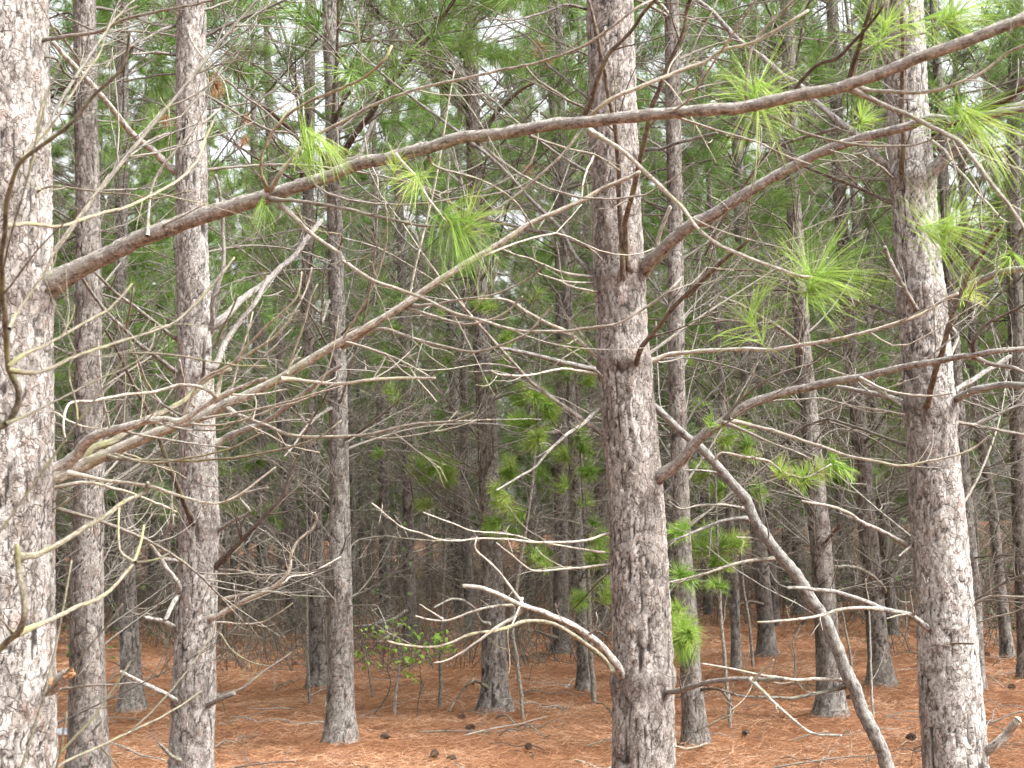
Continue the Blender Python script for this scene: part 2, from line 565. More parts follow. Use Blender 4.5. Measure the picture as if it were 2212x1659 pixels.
W_BRUSH = wood_mat('thin_brush_bark', (0.05, 0.043, 0.036), (0.12, 0.105, 0.09), (0.22, 0.20, 0.172), (0.18, 0.18, 0.11), 0.3)
W_CONE = wood_mat('cone_scale', (0.05, 0.032, 0.024), (0.11, 0.073, 0.052), (0.22, 0.16, 0.12), (0.2, 0.17, 0.13), 0.2)
WMAT = {'g': W_GREY, 'b': W_BROWN, 'p': W_PALE, 'd': W_DARK, 'm': W_MOSS, 'w': W_DEAD}
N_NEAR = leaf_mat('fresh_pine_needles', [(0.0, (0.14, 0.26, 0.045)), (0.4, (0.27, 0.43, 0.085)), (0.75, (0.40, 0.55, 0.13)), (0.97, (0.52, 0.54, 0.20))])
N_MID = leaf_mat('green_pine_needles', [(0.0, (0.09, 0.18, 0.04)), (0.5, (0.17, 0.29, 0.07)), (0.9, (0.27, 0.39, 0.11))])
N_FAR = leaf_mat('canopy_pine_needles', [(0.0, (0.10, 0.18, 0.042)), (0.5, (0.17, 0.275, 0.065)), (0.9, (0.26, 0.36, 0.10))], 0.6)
N_BROWN = leaf_mat('dead_pine_needles', [(0.0, (0.22, 0.11, 0.055)), (0.6, (0.34, 0.18, 0.09)), (1.0, (0.42, 0.26, 0.15))], 0.3)
N_STRAW = leaf_mat('fallen_pine_straw', [(0.0, (0.20, 0.092, 0.048)), (0.3, (0.34, 0.165, 0.082)), (0.70, (0.45, 0.24, 0.128)), (1.0, (0.56, 0.40, 0.28))], 0.1, 0.6)
N_BRUSH = leaf_mat('brush_leaves', [(0.0, (0.05, 0.11, 0.02)), (1.0, (0.12, 0.21, 0.05))])
LEAF = leaf_mat('broad_green_leaf', [(0.0, (0.20, 0.36, 0.05)), (0.6, (0.32, 0.52, 0.09)), (1.0, (0.44, 0.60, 0.16))])

# ---------------------------------------------------------------- traced pines
# key: Y of the trunk (None: found from where the base meets the ground), (x, y, width) down the trunk, label, number of loose dead branches, height
TREES = {
 'L': (4.6, [(12, 0, 190), (14, 560, 190), (20, 1100, 192), (26, 1659, 196)], 'thickest pine, cut by the left edge, pale bark, long arching limb growing from it', 3),
 '2': (9.6, [(184, 0, 50), (188, 400, 52), (195, 1000, 62), (190, 1400, 72), (186, 1640, 84)], 'straight grey pine just right of the thickest pine, behind its limbs', 16),
 '3': (None, [(266, 0, 27), (262, 700, 29), (274, 1150, 34), (283, 1480, 46), (282, 1543, 54)], 'slim dark pine second from the thickest pine, base showing on the straw', 16),
 '4': (7.9, [(409, 0, 66), (412, 500, 70), (420, 800, 74), (432, 1100, 84), (424, 1400, 88), (417, 1659, 94)], 'grey pine with a whorl knot and broken stubs, crossed by the arching limb', 8),
 '5': (None, [(713, 0, 31), (722, 400, 33), (731, 800, 37), (737, 1300, 50), (735, 1612, 62)], 'straight pine behind the white paper scrap, left of the leafy shrub', 14),
 '6': (None, [(671, 0, 22), (668, 200, 24), (664, 600, 26), (674, 1000, 30), (686, 1350, 38), (688, 1493, 46)], 'mossy pine tucked close behind the pine by the white paper scrap', 14),
 '7': (None, [(548, 300, 17), (556, 800, 20), (566, 1150, 24), (569, 1338, 28)], 'thin distant dark pine between the knotted grey pine and the mossy pine', 14),
 '8': (None, [(585, 300, 22), (606, 800, 27), (625, 1100, 32), (640, 1369, 36)], 'distant dark pine leaning a little, left of the mossy pine', 14),
 '9': (None, [(492, 400, 10), (500, 900, 12), (506, 1326, 15)], 'thinnest distant stem right of the knotted grey pine', 10),
 '10': (None, [(845, 0, 17), (864, 500, 20), (880, 900, 24), (884, 1200, 26), (888, 1393, 30)], 'slender dark pine standing right behind the leafy shrub', 18),
 '11': (None, [(800, 100, 15), (818, 700, 19), (830, 1100, 22), (832, 1353, 26)], 'thin far pine left of the one behind the leafy shrub', 16),
 '12': (None, [(955, 100, 17), (976, 700, 21), (992, 1100, 24), (997, 1336, 27)], 'dark far pine between the shrub and the tip of the arched dead branch', 16),
 '13': (None, [(1014, 0, 31), (1022, 300, 33), (1032, 600, 36), (1048, 900, 43), (1060, 1200, 47), (1070, 1480, 55), (1071, 1536, 60)], 'grey pine crossed by the tip of the arched dead branch', 18),
 '14': (None, [(1190, 0, 18), (1204, 400, 20), (1215, 800, 26), (1210, 1200, 31), (1211, 1413, 38)], 'far dark pine behind the arched dead branch', 16),
 '15': (None, [(1205, 0, 16), (1220, 500, 20), (1234, 850, 24), (1250, 1200, 29), (1262, 1430, 33), (1264, 1496, 36)], 'lichen greened pine beside the white card, left of the big central pine', 14),
 'C': (6.1, [(1318, 0, 106), (1325, 250, 106), (1345, 700, 112), (1372, 1060, 120), (1386, 1400, 128), (1390, 1659, 136)], 'big central pine with flaking pale bark and an arched dead branch', 6),
 '17': (None, [(1453, 0, 32), (1458, 400, 34), (1463, 800, 36), (1476, 1200, 40), (1496, 1480, 46), (1506, 1622, 52)], 'pine right behind the big central pine, green tufts hanging on it', 12),
 '18': (None, [(1580, 0, 20), (1600, 500, 26), (1618, 850, 31), (1640, 1200, 34), (1656, 1360, 36), (1658, 1421, 40)], 'dark pine between the central pine and the leaning pole, standing far back', 16),
 '19': (None, [(1698, 0, 30), (1710, 400, 32), (1735, 750, 35), (1762, 1050, 42), (1785, 1350, 50), (1795, 1500, 56), (1795, 1554, 62)], 'grey pine crossed by the leaning pole, flared at its foot', 18),
 '20': (None, [(1797, 0, 26), (1812, 400, 28), (1838, 750, 32), (1862, 1000, 38), (1885, 1250, 42), (1900, 1420, 46), (1905, 1483, 52)], 'grey pine standing between the leaning pole and the big right hand pine', 18),
 'R': (6.3, [(1950, 0, 92), (1968, 350, 96), (1985, 600, 100), (2010, 900, 110), (2040, 1250, 120), (2066, 1659, 136)], 'big pine at the right with two limb whorls and a fresh broken stub', 6),
 '22': (None, [(2040, 400, 22), (2070, 900, 26), (2105, 1300, 30), (2110, 1500, 34)], 'pine almost hidden behind the big pine at the right', 12),
 '23': (None, [(2085, 500, 17), (2110, 900, 20), (2146, 1100, 21), (2160, 1250, 23), (2178, 1426, 26)], 'thin crooked pine just right of the big right hand pine', 14),
 '24': (14.0, [(2195, 0, 30), (2190, 400, 31), (2195, 800, 33), (2204, 1100, 34), (2222, 1470, 40)], 'dark pine cut off by the right edge of the picture', 14),
 '25': (None, [(1520, 200, 11), (1548, 650, 13), (1570, 1050, 16), (1586, 1280, 19), (1592, 1458, 22)], 'thin young pine with green tufts right of the central pine', 8),
 '28': (None, [(1675, 500, 20), (1695, 1000, 22), (1707, 1310, 26)], 'left one of two far pines close together behind the leaning pole', 12),
 '29': (None, [(1690, 500, 18), (1712, 1000, 20), (1727, 1330, 24)], 'right one of two far pines close together behind the leaning pole', 12),
 '30': (None, [(315, 300, 17), (318, 800, 20), (330, 1150, 22), (336, 1330, 27)], 'far dark pine just behind the slim dark pine near the left', 12),
 '31': (None, [(1530, 300, 16), (1555, 800, 20), (1566, 1290, 24)], 'far dark pine right of the central pine among green sprays', 12),
}
MOUNDS = [((at(*t[-1][:2], Y_) if Y_ else on_ground(*t[-1][:2]))[0], Y_ or on_ground(*t[-1][:2])[1]) for Y_, t, *_ in TREES.values()]

# ---------------------------------------------------------------- ground
rng = np.random.RandomState(5)
np.random.seed(11)
random.seed(3)


def ground_h(x, y):
    x, y = np.asarray(x, float), np.asarray(y, float)
    m = np.zeros(np.broadcast(x, y).shape)
    for a, b_ in MOUNDS:                                             # litter heaped round the trunks
        m = np.maximum(m, 0.075 * np.exp(-((x - a) ** 2 + (y - b_) ** 2) / 0.09))
    return m + (vnoise(np.asarray(x) * 0.9 + 50, np.asarray(y) * 0.9 + 50, 3) - 0.5) * 0.07 + (vnoise(np.asarray(x) * 3.1 + 90, np.asarray(y) * 3.1 + 90, 4) - 0.5) * 0.035 - 0.02


def build_ground():
    xs = np.concatenate([[-600, -150, -60], np.arange(-30, 30.01, 0.25), [60, 150, 600]])
    ys = np.concatenate([[-600, -150, -40, -10], np.arange(0, 45.01, 0.25), [60, 100, 200, 700]])
    X, Y = np.meshgrid(xs, ys, indexing='ij')
    near = (np.abs(X) < 30.1) & (Y > -0.1) & (Y < 45.1)
    Z = np.where(near, ground_h(X, Y), -0.03)
    n, k = X.shape
    i, j = np.meshgrid(np.arange(n - 1), np.arange(k - 1), indexing='ij')
    q = np.stack([i * k + j, (i + 1) * k + j, (i + 1) * k + j + 1, i * k + j + 1], -1).reshape(-1, 4)
    b = Buf()
    b.add(np.stack([X, Y, Z], -1), q)
    m, nt, bs, _ = mat('pine_straw_floor')
    tc = nt.nodes.new('ShaderNodeTexCoord')
    oc = tc.outputs['Object']
    strands = None
    for a, s in ((0.3, 22), (1.3, 26), (2.2, 20), (2.8, 24)):
        mp = nt.nodes.new('ShaderNodeMapping')
        mp.inputs['Rotation'].default_value = (0, 0, a)
        mp.inputs['Scale'].default_value = (1.0, 9.0, 1.0)
        nt.links.new(oc, mp.inputs[0])
        f = noise(nt, mp.outputs[0], s * 0.5, 3, 0.6)
        strands = f if strands is None else mix(nt, strands, f, 1.0, 'LIGHTEN')
    c = ramp(nt, [(0.42, (0.075, 0.033, 0.018)), (0.58, (0.215, 0.098, 0.047)), (0.72, (0.33, 0.165, 0.085))], strands)
    pat = noise(nt, oc, 1.1, 4, 0.6)
    c = mix(nt, c, ramp(nt, [(0.3, (0.72, 0.66, 0.64)), (0.7, (1.1, 1.08, 1.05))], pat), 1.0, 'MULTIPLY')
    nt.links.new(c, bs.inputs['Base Color'])
    bs.inputs['Roughness'].default_value = 0.95
    bump(nt, bs, strands, 0.03, 0.9)
    g = link('ground', b.mesh('ground', m))
    tag(g, kind='structure')


build_ground()


# ---------------------------------------------------------------- branch shapes
def bend_line(p0, d0, L, n, up, wig, r):
    """a wandering line that turns towards +z (up > 0) or sags"""
    pts = [np.array(p0, float)]
    d = np.array(d0, float)
    d /= np.linalg.norm(d)
    wig = wig * 0.62
    w = r.randn(3) * wig
    for i in range(n - 1):
        w = 0.6 * w + 0.4 * r.randn(3) * wig
        if r.rand() < 0.16:
            d = d + r.randn(3) * 0.22                # a kink where a bud died
        d = d + (np.array([0, 0, up]) + w) / (n - 1)
        d /= np.linalg.norm(d)
        pts.append(pts[-1] + d * L / (n - 1))
    return np.array(pts)


def side_dir(T, r, ang):
    q = r.randn(3)
    q -= T * (q @ T)
    q /= np.linalg.norm(q)
    return T * math.cos(ang) + q * math.sin(ang)


def gen_branch(r, L=1.6, r0=0.014, elev=0.5, ntw=9, sub=2, broken=False, flat=0.5):
    """[(points, radii)] of a branch from the origin along +x; [(tip, direction)]"""
    out, tips = [], []
    main = bend_line((0, 0, 0), (math.cos(elev), 0, math.sin(elev)), L, 12, r.uniform(-0.7, 0.6), 0.9, r)
    Rm = np.linspace(r0, r0 * (0.55 if broken else 0.22), 12)
    Rm[0] *= 1.5
    out.append((main, Rm))
    Tm = norm(np.gradient(main, axis=0))
    tips.append((main[-1], Tm[-1]))
    for k in range(ntw):
        t = r.uniform(0.18, 0.97)
        i = min(int(t * 11), 10)
        p = main[i] + (main[i + 1] - main[i]) * (t * 11 - i)
        d = side_dir(Tm[i], r, r.uniform(0.5, 1.1))
        d[2] *= flat
        l = L * r.uniform(0.16, 0.5) * (1.15 - 0.6 * t)
        tw = bend_line(p, d, l, 8, r.uniform(-0.2, 1.5), 1.3, r)
        rt = max(Rm[i] * r.uniform(0.3, 0.5), 0.0022)
        out.append((tw, np.linspace(rt, rt * 0.38, 8)))
        Tt = norm(np.gradient(tw, axis=0))
        tips.append((tw[-1], Tt[-1]))
        for s in range(r.randint(0, sub + 1)):
            j = r.randint(2, 7)
            d2 = side_dir(Tt[j], r, r.uniform(0.5, 1.2))
            t2 = bend_line(tw[j], d2, l * r.uniform(0.25, 0.6), 6, r.uniform(-0.2, 1.6), 1.3, r)
            out.append((t2, np.linspace(rt * 0.6, rt * 0.4, 6)))
            tips.append((t2[-1], norm(t2[-1] - t2[-2])))
    return out, tips


def tube_all(buf, lines, kbig=6, ksmall=4, ident=None, minr=0.0):
    by = {}
    for P, R in lines:
        by.setdefault(len(P), []).append((P, np.maximum(R, minr)))
    for n, L in by.items():
        tubes(buf, np.array([a for a, _ in L]), np.array([b for _, b in L]), kbig if n >= 12 else ksmall)


DEADS, LIVES, BIGDEADS = [], [], []
r_ = np.random.RandomState(21)
for i in range(16):
    b = Buf()
    lines, tips = gen_branch(r_, 1.0, r_.uniform(0.0050, 0.0075), r_.uniform(0.0, 0.75), r_.randint(10, 19), 3, r_.rand() < 0.4)
    tube_all(b, lines, 6, 4)
    DEADS.append(b.mesh('dead_branch', W_DEAD))
for i in range(8):
    b, f = Buf(), Buf()
    lines, tips = gen_branch(r_, 1.0, 0.0075, r_.uniform(0.3, 0.9), 7, 1)
    tube_all(b, lines, 5, 3)
    for p, d in tips:
        if r_.rand() < 0.85:
            tuft(f, p, d + np.array([0, 0, 0.3]), 84, 0.14, 0.0026, 1.4, 0.5, 2, 0.09)
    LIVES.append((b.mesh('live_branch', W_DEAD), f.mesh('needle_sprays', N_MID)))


def put(me, name, parent, loc, az, s, tilt=0.0):
    o = link(name, me, parent)
    o.matrix_local = Matrix.Translation(loc) @ Matrix.Rotation(az, 4, 'Z') @ Matrix.Rotation(tilt, 4, 'Y') @ Matrix.Scale(s, 4)
    return o


SHORT = {'9': 9.0, '25': 7.0, '23': 9.5, '24': 12.0}
KNOTS = {'L': [640, 1030], '4': [815, 1140, 1500], 'C': [600, 785, 1470], 'R': [390, 640, 885], '13': [300, 800, 1180], '19': [560, 840, 1130], '20': [1010, 640],
         '2': [860, 640, 1110], '5': [110, 500, 900], '17': [900], '3': [420, 1010], '18': [600]}
TREE = {}
r_t = np.random.RandomState(77)


def tree_axis(Y, tr):
    P = np.array([at(x, y, Y) for x, y, w in tr])
    W = np.array([size(w, Y) / 2 for x, y, w in tr])
    o = np.argsort(P[:, 2])
    return P[o], W[o]


def axis_at(P, W, z, H):
    x = np.interp(z, P[:, 2], P[:, 0])
    for lo, (a, b) in ((True, (0, 1)), (False, (-2, -1))):
        sl = (P[b, 0] - P[a, 0]) / max(P[b, 2] - P[a, 2], 1e-6)
        if lo:
            x = np.where(z < P[0, 2], P[0, 0] + sl * (z - P[0, 2]), x)
        else:
            x = np.where(z > P[-1, 2], P[-1, 0] + sl * (z - P[-1, 2]), x)
    r = np.interp(z, P[:, 2], W)
    top = P[-1, 2]
    r = np.where(z > top, W[-1] + (0.02 - W[-1]) * (z - top) / max(H - top, 0.1), r)
    return x, np.maximum(r, 0.012)


for key, (Y, tr, label, nb) in TREES.items():
    if Y is None:
        Y = on_ground(*tr[-1][:2])[1]
    P, W = tree_axis(Y, tr)
    H = SHORT.get(key, r_t.uniform(11.5, 13.5))
    ztop = at(1106, -60, Y)[2]
    zbot = max(-0.12, at(1106, 1740, Y)[2])
    px = Y / 1410.0
    dz = max(0.012, px * 2.0)
    zs = np.concatenate([np.arange(-0.15, zbot, 0.08), np.arange(zbot, ztop, dz), np.linspace(ztop, max(H, ztop + 0.5), 24)])
    zs = np.unique(np.round(zs, 4))
    xs, rs = axis_at(P, W, zs, H)
    wob = (vnoise(zs * 0.8 + 5, zs * 0 + 1.5, len(TREE) + 3) - 0.5) * 0.03
    flare = 0.55 * np.exp(-np.maximum(zs, 0) / 0.13)
    ys = Y + wob
    nu = int(max(22, min(150, 2 * math.pi * np.median(rs) / max(0.0080, px * 1.35))))
    kn = [at(x0, yk, Y)[2] for yk in KNOTS.get(key, []) for x0 in [np.interp(yk, [t[1] for t in tr], [t[0] for t in tr])]]
    base = np.array([np.interp(0.0, zs, xs), Y, 0.0])
    root = thing('pine_tree', label, 'tree', base)
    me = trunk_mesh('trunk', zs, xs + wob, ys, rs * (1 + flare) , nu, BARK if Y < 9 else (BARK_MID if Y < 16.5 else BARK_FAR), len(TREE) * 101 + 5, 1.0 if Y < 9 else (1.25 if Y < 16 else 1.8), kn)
    part('trunk', me, root)
    TREE[key] = dict(root=root, Y=Y, P=P, W=W, H=H, nb=nb, base=base)


def axis_pt(T, z):
    x, r = axis_at(T['P'], T['W'], np.array([z]), T['H'])
    return np.array([x[0], T['Y'], z]), r[0]


# loose dead branches and the live crown of every traced pine
for key, T in TREE.items():
    front = key in ('L', 'C', 'R', '4')
    H, root, base = T['H'], T['root'], Vector(T['base'])
    zc = H * 0.42 if not front else 5.2
    z = 0.9 + r_t.rand() * 0.3
    n_whorl = T['nb'] / 16.0
    while z < min(zc + 1.0, H - 1.0):
        for k in range(int(round(r_t.uniform(4.2, 8.0) * n_whorl)) if not front else int(r_t.uniform(0.5, 2.4))):
            az = r_t.rand() * 2 * math.pi
            if front or T['Y'] < 11:
                az = r_t.uniform(0.05, math.pi - 0.05)      # away from the camera; those in front are traced
            p, rr = axis_pt(T, z + r_t.uniform(-0.08, 0.08))
            s = r_t.uniform(0.7, 1.9) * (0.75 if z < 1.6 else 1.0)
            put(DEADS[r_t.randint(16)], 'branch', root, Vector(p) - base + Vector((math.cos(az), math.sin(az), 0)) * rr * 0.6, az, s, r_t.uniform(-0.2, 0.25))
        if T['Y'] > 9 and z > 2.2 and r_t.rand() < (0.5 if key not in ('25',) else 0.9):
            az = r_t.uniform(-0.6, math.pi + 0.6)
            p, rr = axis_pt(T, z)
            m = LIVES[r_t.randint(8)]
            o = put(m[0], 'branch', root, Vector(p) - base, az, r_t.uniform(0.8, 1.5))
            link('needle_sprays', m[1], o)
        z += r_t.uniform(0.28, 0.5)
    z = zc
    while z < H - 0.3 and not front:
        f = (H - z) / (H - zc)
        for k in range(r_t.randint(2, 4)):
            az = r_t.rand() * 2 * math.pi
            p, rr = axis_pt(T, z)
            m = LIVES[r_t.randint(8)]
            o = put(m[0], 'branch', root, Vector(p) - base, az, 0.5 + 1.5 * f ** 0.8 * r_t.uniform(0.8, 1.15))
            link('needle_sprays', m[1], o)
        z += r_t.uniform(0.6, 0.85)

# ---------------------------------------------------------------- deep stand: whole pines in a few forms, each copied
PROTO = []
r_p = np.random.RandomState(9)
for f in range(6):
    H = r_p.uniform(11.5, 14.0)
    zc = r_p.uniform(2.7, 4.0)
    lean = r_p.uniform(-0.25, 0.25, 2)
    zs = np.concatenate([np.arange(-0.15, 6, 0.06), np.linspace(6.05, H, 20)])
    bx = lean[0] * (zs / H) ** 2 + (vnoise(zs * 0.5, zs * 0 + f, 31 + f) - 0.5) * 0.12
    by_ = lean[1] * (zs / H) ** 2 + (vnoise(zs * 0.5, zs * 0 + f, 41 + f) - 0.5) * 0.12
    r0 = r_p.uniform(0.08, 0.115)
    rs = np.maximum(r0 * (1 - zs / H * 0.92), 0.012) * (1 + 0.3 * np.exp(-np.maximum(zs, 0) / 0.2))
    tm = trunk_mesh('trunk', zs, bx, by_, rs, 18, BARK_FAR, 500 + f * 17, 1.8)
    wood, fol = Buf(), Buf()
    z = 0.7
    lines_all = []
    while z < H - 0.3:
        x0 = np.array([np.interp(z, zs, bx), np.interp(z, zs, by_), z])
        live = z > zc
        g = (H - z) / (H - zc)
        for k in range(r_p.randint(5, 9) if not live else (r_p.randint(3, 5) if z < 6 else r_p.randint(2, 4))):
            az = r_p.rand() * 2 * math.pi
            L = r_p.uniform(0.6, 2.1) * (0.6 if z < 1.5 else 1) if not live else (0.5 + 1.6 * g ** 0.8) * r_p.uniform(0.8, 1.15)
            lines, tips = gen_branch(r_p, L, 0.0045 + 0.0052 * L, r_p.uniform(0.0, 0.75) if not live else r_p.uniform(0.3, 0.9), r_p.randint(6, 12) if not live else 7, 1)
            c, s = math.cos(az), math.sin(az)
            Rz = np.array([[c, -s, 0], [s, c, 0], [0, 0, 1]])
            for P, R in lines:
                lines_all.append((P @ Rz.T + x0, R))
            if live or (z > 1.7 and r_p.rand() < 0.16):
                more = [(P[j], norm(P[j] - P[j - 1])) for P, _ in lines for j in ((len(P) * 2) // 3, len(P) - 3)]
                for p, d in tips + more:
                    if r_p.rand() < 0.85:
                        tuft(fol, Rz @ p + x0, Rz @ d + np.array([0, 0, 0.3]), 70, 0.17, 0.0054, 1.5, 0.4, 1, 0.16)
        z += r_p.uniform(0.26, 0.42) if not live else r_p.uniform(0.42, 0.6)
    tube_all(wood, lines_all, 4, 3, minr=0.0022)
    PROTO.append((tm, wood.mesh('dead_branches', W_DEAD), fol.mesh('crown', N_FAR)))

spots = []
taken = [(T['base'][0], T['Y']) for T in TREE.values()]
r_f = np.random.RandomState(4)
for iy in range(0, 17):
    for ix in range(-16, 17):
        y = 9.0 + iy * 2.8 + r_f.uniform(-0.7, 0.7)
        x = ix * 2.55 + (iy % 2) * 0.8 + r_f.uniform(-0.6, 0.6) + 0.02 * y
        inside = abs(x) < 0.39 * y
        if abs(x) > 0.40 * y + 3.5 or y > 53:
            continue
        if inside and y < 19.5:
            continue
        if not inside and y < 11 and abs(x) < 0.39 * y + 0.8:
            continue
        if any((x - a) ** 2 + (y - b) ** 2 < 1.5 ** 2 for a, b in taken):
            continue
        ang = x / y * FPX + FW / 2
        if 19 < y < 37 and (455 < ang < 690 or 1040 < ang < 1180 or 2080 < ang < 2200) and r_f.rand() < 0.75:
            continue
        spots.append((x, y))
        taken.append((x, y))
SHORTN = {'L': 'the thickest pine', '2': 'the pine beside the thickest one', '3': 'the slim dark pine', '4': 'the knotted grey pine', '6': 'the mossy pine', '5': 'the pine by the paper scrap',
          '10': 'the pine behind the shrub', '13': 'the pine at the arch tip', '15': 'the lichen greened pine', 'C': 'the big central pine', '17': 'the pine behind the centre', '18': 'the far back dark pine',
          '19': 'the flared pine', '20': 'the pine by the leaning pole', 'R': 'the big right hand pine', '23': 'the crooked thin pine', '24': 'the right edge pine'}
marks = []
for k_, n_ in SHORTN.items():
    T_ = TREE[k_]
    marks.append((T_['base'][0] / T_['Y'], n_))
marks.sort()
gaps = {}


def deep_label(x, y):
    if y > 31 or abs(x / y) > 0.36:
        return 'slim pine far inside the stand, almost hidden by tangled dead branches'
    i = sum(1 for a, _ in marks if a < x / y)
    if i == 0 or i == len(marks):
        return 'slim pine far inside the stand, almost hidden by tangled dead branches'
    gaps[i] = gaps.get(i, 0) + 1
    o = ('nearest', 'second', 'third', 'fourth', 'fifth', 'sixth', 'seventh', 'eighth')[min(gaps[i] - 1, 7)]
    return '%s deep pine between %s and %s' % (o, marks[i - 1][1], marks[i][1])


spots.sort(key=lambda p: p[1])
for x, y in spots:
    tm, wm, cm = PROTO[r_f.randint(6)]
    root = thing('pine_tree', deep_label(x, y), 'tree', (x, y, -0.02), 'pines deep in the stand')
    root.rotation_euler = (r_f.uniform(-0.02, 0.02), r_f.uniform(-0.02, 0.02), r_f.rand() * 6.28)
    s = r_f.uniform(0.86, 1.12)
    root.scale = (s, s, s)
    link('trunk', tm, root)
    tag(link('dead_branches', wm, root), kind='stuff')
    tag(link('crown', cm, root), kind='stuff')
print('deep pines', len(spots))

